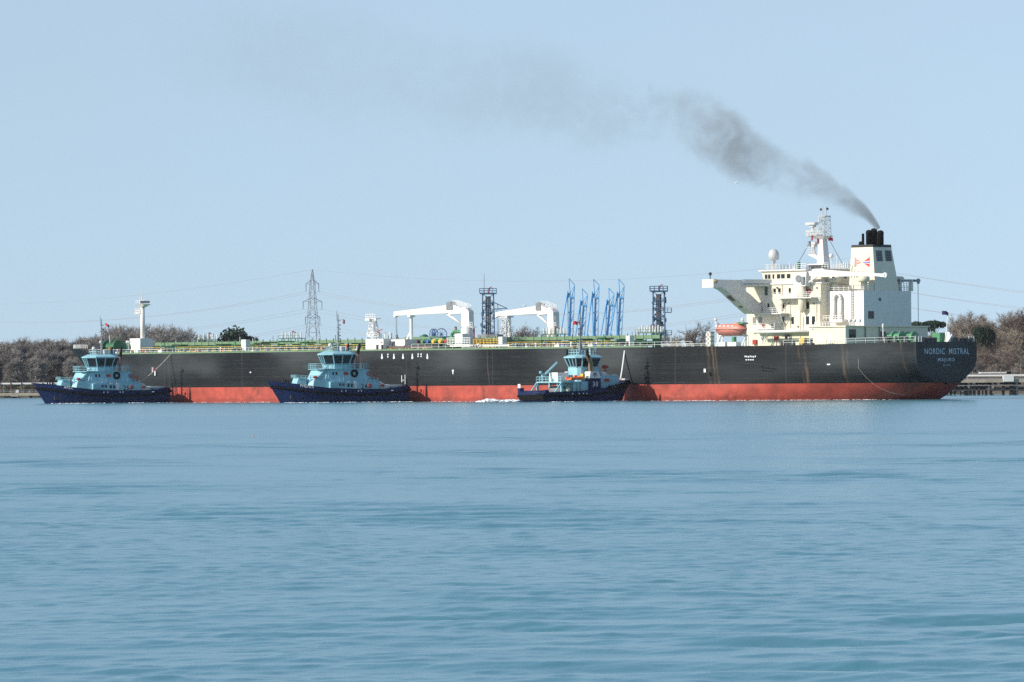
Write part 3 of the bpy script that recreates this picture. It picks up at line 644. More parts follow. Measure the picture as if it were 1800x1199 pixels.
def loading_arm(topx, topy, botx, boty, label, bend):
    Y = 1400; zt = at(topx, topy, Y); zb = at(botx, boty, Y); e = empty('marine_loading_arm', (zb.x, Y, 8.0))  # root of one marine loading arm with its pipes and counterweight
    T = Vector((zt.x - zb.x, 0, zt.z - 8)); Bp = Vector((0, 0, 0)); ax = T.normalized(); sd = Vector((ax.z, 0, -ax.x)); Lh = T.length
    pt = lambda f, w_, y=0: tuple(ax * (Lh * f) + sd * w_ + Vector((0, y, 0)))
    b = MB().tube(pt(0, 0), pt(.80, .05), .34, .26, 8); b.build('riser', M['armblue'], e)
    c = MB().tube(pt(0.02, -.1, -.5), pt(.86, -.9, -.5), .2, .17, 7).tube(pt(.45, -.6, -.4), pt(.45, .2, -.3), .15, .15, 5).tube(pt(.62, -.7, -.4), pt(.62, .2, -.3), .15, .15, 5)
    c.build('inboard_pipe', M['armblue'], e)
    d = MB().tube(pt(.74, 0), pt(1, -.7), .16, .12, 5).tube(pt(1, -.7), pt(.93, .9), .12, None, 5).tube(pt(.93, .9), pt(.3, .9), .11, None, 5).tube(pt(.74, 0), pt(.93, .9), .12, None, 5).tube(pt(.3, .9), pt(.22, .2), .16, None, 5).tube(pt(.82, -.4), pt(.93, .9), .1, None, 5).tube(pt(.6, .9), pt(.5, .1), .1, None, 5)
    for f in (.4, .5, .6, .7): d.tube(pt(f, 0), pt(f + .05, .9), .08, None, 4)
    d.build('counterweight_frame', M['armblue'], e)
    MB().box(-.35, .35, -.35, .35, -.3, .9).build('counterweight', M['steel'], e).location = pt(.80, -.75)
    MB().tube(pt(.79, -.2, -.7), pt(.79, .9, -.7), .4, None, 8).build('sheave', M['armblue'], e)
    MB().path([pt(.86, -.9, -.6), pt(.35, -1.6 - bend, -.6), pt(.26, -1.5 - bend, -.6), pt(.24, -.9, -.6), pt(.06, -.9 - bend * .4, -.6)], .2, 7).build('outboard_pipe', M['armblue'], e)
    MB().box(-.9, .9, -.9, .9, -.4, 1.2).build('base', M['armblue'], e)
    tag(e, label, 'loading arm', 'blue loading arms behind the tanker')
for i, (a, bb, c, d, bd) in enumerate(((1004.5, 490, 999, 605, .9), (1028, 508, 1017, 605, 0), (1047.5, 491, 1043.5, 605, .5), (1074.5, 507, 1062, 605, .2), (1092, 491, 1083.5, 605, .6))):
    loading_arm(a, bb, c, d, ['leftmost of the five blue loading arms, right of the middle crane', 'second blue loading arm from the left, a short one above the tug mast', 'tall middle one of the five blue loading arms', 'fourth blue loading arm from the left, the right one of the two short arms', 'rightmost of the five blue loading arms'][i], bd)

# ================================================================ the tanker
SF = Frame(89.2, 1074.4, -1, 1)
ship = empty('oil_tanker', SF.o, SF.ang)
tag(ship, 'long black and red oil tanker with cream superstructure and smoking funnel', 'tanker')
ZD = 11.3                                           # main deck above the water
def zdeck(u): return ZD + 0.5 * max(0, (30 - u) / 30) + 0.55 * max(0, (u - 235) / 40)
def bdeck(u):
    if u < 62: t = u / 62; return 9.6 + 14.4 * math.sin(t * math.pi / 2) ** 0.9
    if u < 205: return 24.0
    return 24.0 * max(0, 1 - ((u - 205) / 70.5) ** 2.7) ** 0.85
def interp(x, pts):
    if x <= pts[0][0]: return pts[0][1]
    for (a, b), (c, d) in zip(pts[:-1], pts[1:]):
        if x <= c: return b + (d - b) * (x - a) / (c - a)
    return pts[-1][1]
def hb(u, z):
    lb = 263 + 11.5 * max(0, min(1.15, z / 11.8)) ** 1.3
    b = bdeck(u) if u < 205 else 24.0 * max(0, 1 - (min(1, (u - 205) / (lb - 205))) ** 2.7) ** 0.85
    if u < 75:
        zk = interp(u, [(0, 3.4), (5, -.2), (12, -3.5), (25, -8), (45, -11), (75, -12)])
        Hh = interp(u, [(0, 5.2), (5, 8.3), (12, 11.5), (25, 14), (45, 13), (75, 5)])
        t = max(0, min(1, (z - zk) / Hh)); b *= math.sqrt(max(0, 1 - (1 - t) ** 2.0))
    return max(b, 0.0)
def ustern(z): return interp(z, [(-3, 10.9), (-.2, 5.0), (3.4, 0.0)]) if z < 3.4 else 0.0
def hull_mesh(zs, both=True):
    b = MB(); ns = 90
    ss = [(i / ns) for i in range(ns + 1)]; ss = [0.5 * (s + 0.5 - 0.5 * math.cos(math.pi * s)) for s in ss]
    for side in (1, -1):
        V = []
        for zi in zs:
            for s in ss:
                z = zi if not isinstance(zi, str) else None
                lb = 263 + 11.5 * max(0, min(1.15, (z if z is not None else 12) / 11.8)) ** 1.3; us = ustern(z if z is not None else 12); u = us + s * (lb - us)
                zz = z if z is not None else zdeck(u) + (1.25 * max(0, min(1, (u - 249) / 8)) if zi == 'bul' else 0)
                V.append((u, side * hb(u, zz), zz))
        n = ns + 1
        b.add(V, [(k * n + i, k * n + i + 1, (k + 1) * n + i + 1, (k + 1) * n + i) for k in range(len(zs) - 1) for i in range(ns)])
    return b
ZR = 3.45
hm = hull_mesh([ZR, 3.55, 3.7, 4.0, 4.3, 4.7, 5.2, 5.8, 6.6, 7.6, 8.8, 10.2, 'bul'])
tr = [(0.0, hb(0, z), z) for z in (ZR, 3.55, 3.7, 4.0, 4.3, 4.7, 5.2, 5.8, 6.6, 7.6, 8.8, 10.2)] + [(0.0, hb(0, 11.8), zdeck(0))]
poly = tr + [(0.0, -p[1], p[2]) for p in tr[::-1]]
hm.add(poly, [tuple(range(len(poly)))])
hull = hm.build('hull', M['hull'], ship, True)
for p in hull.data.polygons:
    if abs(p.normal.x) > .99 and len(p.vertices) > 6: p.use_smooth = False
hull_mesh([-3, -1.5, 0, .8, 1.6, 2.4, 3.1, ZR]).build('boot_topping', M['boot'], ship, True)
dk = MB(); us = [i * 2.5 for i in range(110)]
V = [(u, s * hb(u, zdeck(u)) * .999, zdeck(u) - .05) for u in us for s in (1, -1)]
dk.add(V, [(2 * i, 2 * i + 1, 2 * i + 3, 2 * i + 2) for i in range(len(us) - 1)]); dk.build('deck', M['greendeck'], ship)
# rudder top showing at the stern
MB().prism([(4.5, -3), (5.2, .9), (8.5, 1.2), (9.5, -3)], -.5, .5).build('rudder', M['boot'], ship)
# sheer strake bar in pale green along the deck edge
gb = MB(); ul = [62 + i * 4 for i in range(47)]
for a, c in zip(ul[:-1], ul[1:]):
    gb.add([(a, hb(a, 11.3) - .12, ZD), (c, hb(c, 11.3) - .12, ZD), (c, hb(c, 11.3) - .12, ZD + .32), (a, hb(a, 11.3) - .12, ZD + .32), (a, hb(a, 11.3) - .3, ZD), (c, hb(c, 11.3) - .3, ZD), (c, hb(c, 11.3) - .3, ZD + .32), (a, hb(a, 11.3) - .3, ZD + .32)], [(0, 1, 2, 3), (4, 7, 6, 5), (3, 2, 6, 7)])
gb.build('gutter_bar', M['palegreen'], ship)
# names on the transom
def on_transom(pl, py0, py1, pr):
    v0, z0 = SF.aft(pl, py0, 0); v1, z1 = SF.aft(pr, py1, 0); return v0, v1, z0, z1
for txt, pl, pr, yb, yt in (('NORDIC  MISTRAL', 1625.2, 1703.5, 622.6, 612.2), ('MAJURO', 1648.6, 1678.2, 637.0, 629.3), ('--- ----', 1657, 1670, 642.4, 641.2)):
    v0, _, _, _ = on_transom(pl, yb, yt, pr); v1, _, _, _ = on_transom(pr, yb, yt, pr); _, zb = SF.aft((pl + pr) / 2, yb, 0); _, zt_ = SF.aft((pl + pr) / 2, yt, 0)
    text_part(txt, 'lettering', M['lettergrey'], hull, lambda s, t, v0=v0, zb=zb: (-.03, v0 - s, zb + t), v0 - v1, zt_ - zb)
# white tug marks on the side
def hull_mark(px, py, pw, ph, shape):
    u, z = SF.side(px, py, 24.0); b = MB(); k = 8.0
    if shape == 'bulb':
        pts = [(u + pw / 5.8 * .5 * math.sin(t), z - .25 + pw / 5.8 * .5 * 1.1 * -math.cos(t)) for t in [i * math.pi / 5 for i in range(10)]]
        b.prism(pts, 24.01, 24.05); b.prism([(u - .18, z), (u + .18, z), (u + .14, z + ph / 8.0 * .62), (u - .14, z + ph / 8.0 * .62)], 24.015, 24.055)
    else: b.prism([(u - pw / 11.6, z - ph / 16), (u + pw / 11.6, z - ph / 16), (u + pw / 11.6, z + ph / 16), (u - pw / 11.6, z + ph / 16)], 24.01, 24.05)
    b.build('hull_mark', M['letterwhite'], hull)
for X in (258, 363, 443, 525, 657): hull_mark(620 + X / 5, 480 + 733 / 5, 3.6, 7.5, 'bulb')
for X, Y in ((310, 716), (310, 736), (577, 713), (603, 713), (575, 732), (602, 732)): hull_mark(620 + X / 5, 480 + Y / 5, 2, 2.6, 'r')
for X, Y, w_, h_ in ((882, 858, 3.2, 3), (882, 876, 1.6, 5), (1464, 1020, 4.4, 17), (461, 935, .8, 17), (432, 930, 1.0, 12), (444, 942, 1.2, 2)): hull_mark(620 + X / 5, 480 + Y / 5, w_, h_, 'r')
hull_mark(440.5, 654.5, 2.4, 2.4, 'r'); hull_mark(1239, 651.5, 3.2, 6, 'r')
hull_mark(272.6, 656, 2, 9, 'r')
for i in range(7): hull_mark(1310 + i * 3, 626.5 + .4 * (i % 3), 1.6, 2.4, 'r')
for i in range(4): hull_mark(1312 + i * 4, 632.5, 2.4, 1.6, 'r')
hull_mark(1456.7, 640.6, 5, 2, 'r')
# railings
def deck_rail(u0, u1, step, inset=.5, h=1.1, name='railing', rails=2):
    n = max(1, round((u1 - u0) / step)); pts = [(u0 + (u1 - u0) * i / n, hb(u0 + (u1 - u0) * i / n, 11.3) - inset, zdeck(u0 + (u1 - u0) * i / n) - .02) for i in range(n + 1)]
    return MB().rail(pts, h, rails, 2.2, .045).build(name, M['rail'], ship)
deck_rail(.6, 28, 4); deck_rail(50, 118, 6); deck_rail(121, 134, 6.5, h=1.4); deck_rail(155, 252, 6)
MB().rail([(.4, v, zdeck(0)) for v in (-9.2, -7.6)], 1.2, 3, .8, .06).rail([(.4, v, zdeck(0)) for v in (7.4, 9.3)], 1.2, 3, .8, .06).build('stern_rail', M['rail'], ship)
st = MB().rail([(u, -hb(u, 11.3) + .5, zdeck(u)) for u in (30, 60, 100, 140, 180, 220, 245, 258)], 1.1, 3, 2.4, .05); st.build('starboard_railing', M['rail'], ship)
bw = [(u, hb(u, 12.5) - .4, zdeck(u) + 1.2) for u in (252, 257, 262, 266, 270, 272.5)]
MB().rail(bw, .9, 2, 1.6, .06).build('bow_rail', M['rail'], ship)

# catwalk and cargo pipes along the centre line
cat_ = MB()
cat_.box(80, 246, -1.0, -.8, 13.3, 13.45); cat_.box(80, 246, .5, .62, 13.3, 13.42)
catwalk = cat_.build('catwalk', M['darkgreen'], ship)
pm = MB().box(0, 2.32, .84, 1.0, 13.38, 14.15).box(0.0, .12, .84, 1.08, 13.3, 14.5)
pm_o = pm.build('catwalk_panel', M['palegreen'], catwalk); pmesh = pm_o.data
pm_o.location = (80, 0, 0); u = 82.4
while u < 245: link('catwalk_panel', pmesh, catwalk).location = (u, 0, rt.uniform(-.03, .03)); u += 2.4
sup = MB().box(-.1, .1, -1.2, 1.2, 11.3, 13.35).box(-.1, .1, 1.2, 3.6, 12.7, 12.85)
so_ = sup.build('pipe_support', M['darkgreen'], catwalk); sm_ = so_.data; so_.location = (82, 0, 0)
for u in range(87, 246, 5): link('pipe_support', sm_, catwalk).location = (u, 0, 0)
for v, z, r_, mt in ((2.0, 12.2, .42, 'darkgreen'), (3.1, 12.1, .38, 'darkgreen'), (4.2, 12.3, .3, 'darksteel'), (-2.2, 12.3, .45, 'darkgreen'), (5.2, 12.0, .25, 'darkgreen'), (1.2, 12.9, .22, 'darkgreen')):
    MB().tube((84, v, z), (244, v, z), r_, None, 8).build('cargo_pipe', M[mt], ship, True)
for a, c in ((88, 110), (111, 131), (152, 176), (178, 206), (208, 232), (236, 244)):
    MB().rail([(a, 6.3, 11.95), (c, 6.3, 11.95)], 1.0, 2, 2.6, .06).box(a, c, 5.4, 6.4, 11.85, 11.95).build('yellow_railing', M['yellow'], ship)
for u in (93, 128, 166, 188, 213, 238):
    MB().tube((u, 4.6, 11.3), (u, 4.6, 14.0), .22, None, 6).tube((u + .9, 4.6, 11.3), (u + .9, 4.6, 13.6), .18, None, 6).tube((u, 4.6, 13.6), (u + .9, 4.6, 13.6), .18, None, 6).build('riser_pipe', M['green'], ship)
# clutter on deck: valves, drums, bollards
rc = random.Random(3)
for i in range(120):
    u = rc.choice([rc.uniform(84, 118), rc.uniform(156, 246)]); v = rc.uniform(7, 21.5); k = rc.random(); z = ZD
    if k < .35: MB().lathe([(.32, 0), (.34, .9), (.3, .95)], (u, v, z), 8).build('drum', M[rc.choice(['bluepaint', 'bluepaint', 'steel', 'orange'])], ship)
    elif k < .6: MB().box(u - .7, u + .7, v - .4, v + .4, z, z + rc.uniform(.5, .9)).tube((u, v, z + .5), (u, v, z + 1.3), .12, .1, 6).build('deck_locker', M[rc.choice(['steel', 'darksteel', 'white', 'redpaint'])], ship)
    elif k < .8: MB().tube((u, v, z), (u, v, z + 1.0), .14, None, 6).ball((u, v, z + 1.1), .3, 8).build('vent_head', M[rc.choice(['white', 'steel', 'green'])], ship)
    else: MB().lathe([(.5, 0), (.5, .2), (.28, .3), (.28, .9), (.4, 1.0)], (u, v, z), 8).lathe([(.28, 0), (.28, .9), (.4, 1.0)], (u + 1.3, v, z), 8).build('bollard', M['darksteel'], ship)
for px_, py_ in ((300, 618), (530, 613), (668, 616), (925, 609), (1098, 608), (1387, 606), (1490, 604), (1502, 603), (1516, 602)):
    u, z = SF.side(px_, py_, 22.6); z = zdeck(u); v = hb(u, 11.3) - 1.4
    MB().box(u - 1.3, u + 1.3, v - .5, v + .5, z - .03, z + .35).lathe([(.3, 0), (.3, .9), (.42, 1.0)], (u - .8, v, z + .3), 8).lathe([(.3, 0), (.3, .9), (.42, 1.0)], (u + .8, v, z + .3), 8).build('mooring_bitts', M['darksteel'], ship)
for i in range(34):
    u = rc.uniform(86, 244); h_ = rc.uniform(1.2, 2.6); MB().tube((u, 7.5, ZD), (u, 7.5, ZD + h_), .13, None, 6).tube((u, 7.5, ZD + h_), (u, 2.5, ZD + h_), .13, None, 6).lathe([(.32, -.08), (.32, .08)], (u, 7.5, ZD + h_ * .6), 8).build('branch_pipe', M[rc.choice(['green', 'darkgreen', 'darkgreen', 'steel', 'towerrust'])], ship)
for i in range(26):
    u = rc.uniform(86, 244); MB().tube((u, -1.5, 14.0), (u, -1.5, 14.0 + rc.uniform(.6, 1.7)), .08, None, 5).ball((u, -1.5, 14.0), .25, 6).build('deck_lamp', M[rc.choice(['rail', 'steel', 'darkgreen'])], ship)
# pressure vent stands
def vent_stand(px, n, label_px):
    u, _ = SF.side(px, 590, -3.0); b = MB(); b.box(u - 3.6, u + 3.6, -4, -2, 14.6, 14.75)
    for du in (-3.4, -1.2, 1.2, 3.4): b.tube((u + du, -3, 11.3), (u + du, -3, 14.6), .1, None, 5)
    b.rail([(u - 3.6, -2, 14.7), (u + 3.6, -2, 14.7)], .7, 1, 1.8, .05); o = b.build('vent_platform', M['darkgreen'], ship)
    for k in range(n):
        du = -3.2 + 6.4 * k / (n - 1)
        MB().tube((u + du, -3, 14.7), (u + du, -3, 16.0 + .3 * (k % 2)), .2, .17, 6).build('vent_pipe', M['white'], o)
    MB().tube((u - .3, -3, 14.7), (u - .3, -3, 16.4), .13, .12, 6).tube((u - .3, -3, 16.4), (u - 1.6, -3.4, 15.8), .12, .1, 6).build('fire_monitor', M['towerrust'], o)
for px_, n in ((366, 5), (513, 6), (974, 7), (1143, 9)): vent_stand(px_, n, 0)
# white pump lockers standing at the rail
for px0, px1, py0, py1, v in ((424, 432, 597, 613, 18), (1100, 1107, 590, 610, 20), (876, 883, 592, 607, 16)):
    u1, z1 = SF.side(px0, py0, v); u0, z0 = SF.side(px1, py1, v)
    MB().box(u0, u1, v - 1.4, v, ZD, z1).build('pump_locker', M['white'], ship)

# bow: windlass and foremast
def S1(X, Y, v): return SF.side(X / 5.294, 500 + Y / 5.294, v)
u, z = S1(1050, 570, 9)
wl = MB().lathe([(.4, -2.2), (1.7, -2.1), (1.7, -1.8), (1.0, -1.7), (1.0, 1.7), (1.7, 1.8), (1.7, 2.1), (.4, 2.2)], (u, 9, 13.2), 14, 'x'); wl.box(u - 2.6, u + 2.6, 7.5, 10.5, 11.4, 12.2)
wl.build('windlass', M['darkgreen'], ship)
u, z = S1(1130, 575, 6); MB().lathe([(.3, -2), (1.4, -1.9), (1.4, -1.6), (.9, -1.5), (.9, 1.5), (1.4, 1.6), (1.4, 1.9), (.3, 2)], (u, 6, 13.0), 12, 'x').box(u - 2, u + 2, 5, 7, 11.4, 12.2).build('mooring_winch', M['green'], ship)
a = S1(1030, 525, 9); c = S1(1018, 475, 9); MB().tube((a[0], 9, 12.5), (c[0], 9, c[1]), .13, .1, 5).build('vent_pipe', M['white'], ship)
a = S1(1065, 530, 9); c = S1(1065, 485, 9); d = S1(1135, 452, 9); MB().tube((a[0], 9, 12.4), (c[0], 9, c[1]), .14, None, 5).tube((S1(1085, 530, 9)[0], 9, 13), (d[0], 9, d[1]), .12, .1, 5).build('stores_davit', M['darkgreen'], ship)
for X in (940, 995, 1185, 1200):
    u, z = S1(X, 560, 7); MB().tube((u, 7, 12), (u, 7, z + .4), .1, None, 5).ball((u, 7, z + .6), .4, 7).build('deck_lamp', M['rail'], ship)
u0, z0 = S1(1320, 590, 1.5); u1, z1 = S1(1222, 503, 1.5)
fm = MB().box(u0, u1, -2, 2, ZD, z1).box(u1, u1 + 1.6, -1.4, 1.4, ZD, z1 - .6); fore = fm.build('foremast_house', M['white'], ship)
uc, zt_ = S1(1326, 185, 0); _, zb_ = S1(1326, 540, 0)
MB().lathe([(.62, 0), (.50, zt_ - zb_ + 1.4)], (uc, 0, zb_ - 1.4), 12).build('foremast', M['white'], fore, True)
pl = MB().loft([(uc - .4, -.4), (uc + .5, -.4), (uc + .5, .5), (uc - .4, .5)], zt_ - .8, [(uc - 1.9, -1.1), (uc + 1.3, -1.1), (uc + 1.3, 1.1), (uc - 1.9, 1.1)], zt_)
pl.rail([(uc - 1.9, 1.1, zt_), (uc + 1.3, 1.1, zt_)], .9, 2, .8, .06).tube((uc, 0, zt_), (uc + .1, 0, S1(1320, 70, 0)[1]), .14, .07, 6).tube((uc + .6, .3, zt_), (uc + .6, .3, zt_ + 1.6), .12, .1, 5).box(uc + .2, uc + 1.0, -.1, .1, zt_ + 1.3, zt_ + 1.5)
pl.build('mast_platform', M['white'], fore)
for k, X in enumerate((1325, 1345, 1365, 1388)):
    u, z = S1(X, 160, 1.2); MB().lathe([(.16, 0), (.34, .35), (.34, .5)], (u, 1.1, z - .1), 8, 'y').build('floodlight', M['darksteel'], fore)
a = S1(1252, 275, .6); c = S1(1305, 228, .6); MB().box(c[0], a[0], -.7, .7, a[1], a[1] + .15).rail([(c[0], .7, a[1]), (a[0], .7, a[1]), (a[0], -.7, a[1])], c[1] - a[1], 3, .5, .08).box(c[0] + .2, a[0] - .3, -.3, .3, a[1] + .2, a[1] + .8).build('light_platform', M['white'], fore)

# midship house with small lattice mast
def S3(X, Y, v): return SF.side(620 + X / 4.997, 480 + Y / 4.997, v)
def box3(X0, Y0, X1, Y1, v, depth, name, m, parent=ship, z0=None):
    ua, za = S3(X0, Y1, v); ub, zb2 = S3(X1, Y0, v)
    return MB().box(min(ua, ub), max(ua, ub), v - depth, v, za if z0 is None else z0, zb2).build(name, M[m], parent)
mh = box3(113, 577, 270, 688, 22.6, 6, 'midship_house', 'white', z0=ZD)
box3(270, 582, 458, 640, 20.5, 6, 'midship_house', 'white', z0=ZD)
box3(345, 600, 370, 640, 20.56, .1, 'doorway', 'darksteel'); box3(246, 604, 256, 616, 22.66, .1, 'porthole', 'brownsteel', mh)
uc, zb_ = S3(182, 575, 20); _, zt_ = S3(182, 405, 20)
lm = MB().lattice((uc, 20, zb_), 2.0, (uc, 20, zt_), .9, 6, .13, .08); lm.box(uc - 1.6, uc + 1.6, 19.2, 20.8, zt_, zt_ + .2).rail([(uc - 1.6, 20.8, zt_), (uc + 1.6, 20.8, zt_)], 1.1, 2, .8, .08).tube((uc, 20, zt_), (uc, 20, zt_ + 1.5), .1, None, 5)
lm.build('light_mast', M['white'], mh)
for X in (130, 150, 208): u, z = S3(X, 400, 20.8); MB().lathe([(.15, 0), (.35, .3), (.35, .5)], (u, 20.8, z - .2), 7, 'y').build('floodlight', M['rail'], mh)
a = S3(125, 573, 22.4); c = S3(215, 573, 22.4); MB().rail([(a[0], 22.4, a[1]), (c[0], 22.4, a[1])], 1.2, 3, 1, .07).build('roof_rail', M['rail'], mh)
a = S3(213, 570, 20); c = S3(213, 520, 20); d = S3(262, 492, 20); MB().tube((a[0], 20, a[1]), (c[0], 20, c[1]), .13, None, 5).tube((c[0], 20, c[1]), (d[0], 20, d[1]), .12, .09, 5).build('fire_monitor', M['redpaint'], mh)
for X in (237, 250, 283, 330):
    u, z = S3(X, 528, 19); MB().tube((u, 19, z - 2.2), (u, 19, z), .14, None, 6).ball((u, 19, z), .26, 7).build('vent_pipe', M['white'], mh)

# manifold: drip tray, pipes with coloured ends
ua, _ = S3(238, 660, 21.5); ub, _ = S3(700, 660, 21.5); za = S3(460, 683, 21.5)[1]; zc = S3(460, 645, 21.5)[1]
tray = MB().box(ub, ua, 19.0, 21.5, zc - .25, zc).box(ub, ua, 21.3, 21.5, zc - .45, zc + .12)
tray.build('drip_tray', M['brownsteel'], ship)
sp_ = MB().box(-.12, .12, -.3, .0, ZD, zc - .3); s_ = sp_.build('tray_leg', M['darkgreen'], ship); s_.location = ((ua + ub) / 2, 21.2, 0)
for k in range(9): link('tray_leg', s_.data, ship).location = (ub + .6 + (ua - ub - 1.2) * k / 8, 21.1 - .3 * (k % 2), 0)
for k in range(17):
    u = ub + .8 + (ua - ub - 1.6) * k / 16
    if k in (0, 5, 11): continue
    MB().lathe([(.22, 0), (.24, .18), (.05, .2)], (u, 21.52, zc - .75 + .1 * (k % 3)), 8, 'y').build('drain_valve', M['yellow' if k % 4 else 'steel'], ship)
    if k % 3 == 0: MB().lathe([(.5, -.4), (.55, 0), (.5, .4)], (u + .3, 20.6, 11.9), 8, 'y').build('fairlead_roller', M['darksteel'], ship)
for k, (X, c1, c2) in enumerate(((400, 'redpaint', 'yellow'), (460, 'darkgreen', 'darkgreen'), (505, 'green', 'green'), (555, 'redpaint', 'darkgreen'), (595, 'green', 'darkgreen'), (640, 'bluepaint', 'green'), (690, 'yellow', 'green'), (750, 'yellow', 'green'), (800, 'redpaint', 'green'))):
    u, z = S3(X, 610, 17); b = MB().tube((u, -16, 13.25), (u, 16.0, 13.25), .42, None, 9); o = b.build('manifold_pipe', M['green'], ship, True)
    MB().lathe([(.55, 0), (.55, .2)], (u, 16.0, 13.25), 12, 'y').lathe([(.4, .2), (.42, .6), (.2, .65)], (u, 16.0, 13.25), 12, 'y').build('blank_flange', M[c1], o)
    MB().lathe([(.62, 0), (.62, .35)], (u + .45, 14.8, 13.3), 10, 'y').build('valve', M[c2], o)
MB().tube((S3(460, 575, 6)[0], 6, 14.1), (S3(930, 575, 6)[0], 6, 14.1), .38, None, 8).build('header_pipe', M['palegreen'], ship, True)
MB().tube((S3(540, 583, 8)[0], 8, 13.9), (S3(905, 583, 8)[0], 8, 13.9), .34, None, 8).build('header_pipe', M['palegreen'], ship, True)
for X, r_, turn in ((712, 1.15, 100), (778, 1.25, 48)):
    u, z = S3(X, 537, 2); b = MB().torus((0, .3, 0), r_, .09, 'y', 18, 5).torus((0, -.3, 0), r_, .09, 'y', 18, 5)
    for k in range(5):
        t = k * math.pi / 5
        for y_ in (-.3, .3): b.tube((-r_ * math.cos(t), y_, -r_ * math.sin(t)), (r_ * math.cos(t), y_, r_ * math.sin(t)), .05, None, 4)
    b.lathe([(.28, -.4), (.28, .4)], (0, 0, 0), 8, 'y'); o = b.build('hose_reel', M['bluepaint'], ship); o.location = (u, 2, z); o.rotation_euler = (0, 0, R(turn)); o['label'] = 'blue spoked hose reel above the green pipes'
    MB().tube((-.7, 0, 13.5 - z), (0, 0, 0), .1, None, 5).tube((.7, 0, 13.5 - z), (0, 0, 0), .1, None, 5).build('stand', M['bluepaint'], o)
u, z = S3(632, 560, 3); MB().ball((u, 3, 14.3), 1.0, 12, (1, 1, .8)).build('tank_hatch', M['darkgreen'], ship, True)
u0, _ = S3(1030, 600, 18); u1, _ = S3(830, 600, 18); MB().rail([(u0, 18, 12.6), (u1, 18, 12.6)], 1.4, 4, .9, .07).box(u0, u1, 16.5, 18.1, 12.4, 12.55).build('manifold_platform', M['rail'], ship)
u0, _ = S3(1380, 640, 19); u1, _ = S3(860, 640, 19); MB().box(u0, u1, 17.6, 19.2, 12.0, 12.3).build('gangway', M['white'], ship)
u0, _ = S3(1060, 600, 18); MB().rail([(S3(1270, 600, 18)[0], 18, 12.4), (u0, 18, 12.4)], 1.2, 3, 1, .07).build('yellow_railing', M['yellow'], ship)
u, z = S3(905, 470, 10); MB().tube((u, 10, 13), (u, 10, z), .28, .3, 7).build('vent_pipe', M['tan'], ship)
u, z = S3(1065, 480, 10); MB().tube((u, 10, 13), (u, 10, z), .2, .2, 7).build('vent_pipe', M['redpaint'], ship)
u, z = S3(930, 545, 16); MB().box(u - 1.2, u + 1.2, 14, 16, 12.5, z + .3).build('control_cabin', M['white'], ship)
u, z = S3(925, 515, 14); MB().path([(u - 2.8, 14, z - 1), (u - 2.4, 14, z), (u + 1.2, 14, z), (u + 2.0, 14, z - .6), (u + 2.0, 14, 12)], .35, 8).build('bend_pipe', M['green'], ship, True)

# hose handling cranes
def crane(u, v, yaw, label):
    b = MB().lathe([(1.35, 0), (1.35, 4.6), (1.05, 4.9), (1.05, 5.4)], (0, 0, 0), 16); o = b.build('deck_crane', M['white'], ship, True); o.location = (u, v, ZD); o.rotation_euler = (0, 0, yaw); o['label'] = label
    MB().prism([(-1.35, 5.2), (.95, 5.2), (.75, 9.4), (-.2, 9.4), (-1.25, 8.5)], -.85, .85).build('slewing_house', M['white'], o)
    jb = MB(); 
    for s in (-.55, .45): jb.prism([(-1.0, 8.6), (.3, 8.1), (4.2, 7.9), (5.0, 8.2), (5.0, 10.3), (4.2, 10.4)], s, s + .1)
    jb.prism([(-1.0, 8.55), (.6, 8.05), (4.6, 7.85), (5.0, 8.2), (19.6, 7.85), (20.3, 7.5), (20.5, 7.6), (20.4, 8.75), (20, 8.8), (6.2, 9.9), (4.3, 10.35)], -.5, .5)
    jib = jb.build('jib', M['white'], o)
    MB().tube((1.0, .0, 5.5), (5.6, 0, 8.1), .3, .26, 8).build('luffing_ram', M['white'], o, True)
    MB().box(3.6, 5.2, -.75, .75, 9.0, 10.6).tube((4.4, -.8, 10.2), (4.4, .8, 10.2), .55, None, 10).build('winch', M['steel'], o)
    MB().rail([(3.4, .6, 10.0), (-.8, .6, 8.9)], 1.1, 3, .9, .06).rail([(3.4, -.6, 10.0), (-.8, -.6, 8.9)], 1.1, 3, .9, .06).build('walkway_rail', M['rail'], o)
    MB().tube((20.1, .15, 7.7), (20.0, .15, 3.6), .05, None, 4).tube((20.1, -.15, 7.7), (20.0, -.15, 3.6), .05, None, 4).lathe([(.12, 0), (.3, .3), (.3, .8), (.1, 1.0)], (20, 0, 2.7), 8).tube((20, 0, 2.7), (20, 0, 0.9), .09, None, 5).build('hook', M['steel'], jib)
    MB().tube((15.8, 0, 0), (15.8, 0, 7.85), .36, None, 8).tube((18.6, 0, 0.2), (16.0, 0, 4.2), .22, None, 6).box(15.4, 16.2, -.9, .9, 7.5, 7.85).build('jib_rest', M['white'], o)
    MB().tube((-1.4, .4, 5.2), (-1.4, .4, 7.6), .07, None, 5).box(-2.2, -1.0, -.8, .8, 5.0, 5.15).rail([(-2.2, .8, 5.1), (-1.0, .8, 5.1)], 1.0, 2, .6, .06).build('ladder_platform', M['rail'], o)
crane(126.7, 13.5, R(7), 'white hose crane on the port side with its boom to the left')
crane(126.7, -13.5, R(-7), 'white hose crane on the far side with its boom to the left')
u, _ = S3(1345, 560, -12); MB().lattice((u, -12, ZD), 2.2, (u, -12, S3(1345, 410, -12)[1]), 1.0, 6, .13, .08).rail([(u - 1.4, -11, S3(1345, 410, -12)[1]), (u + 1.4, -11, S3(1345, 410, -12)[1])], 1.1, 2, .8, .08).build('light_mast', M['white'], ship)
for X in (1165, 1240, 1255):
    u, z = S3(X, 540, -6); MB().box(u - 1.5, u + 1.5, -7, -5, 14, z).build('equipment_cabinet', M['steel'], ship)

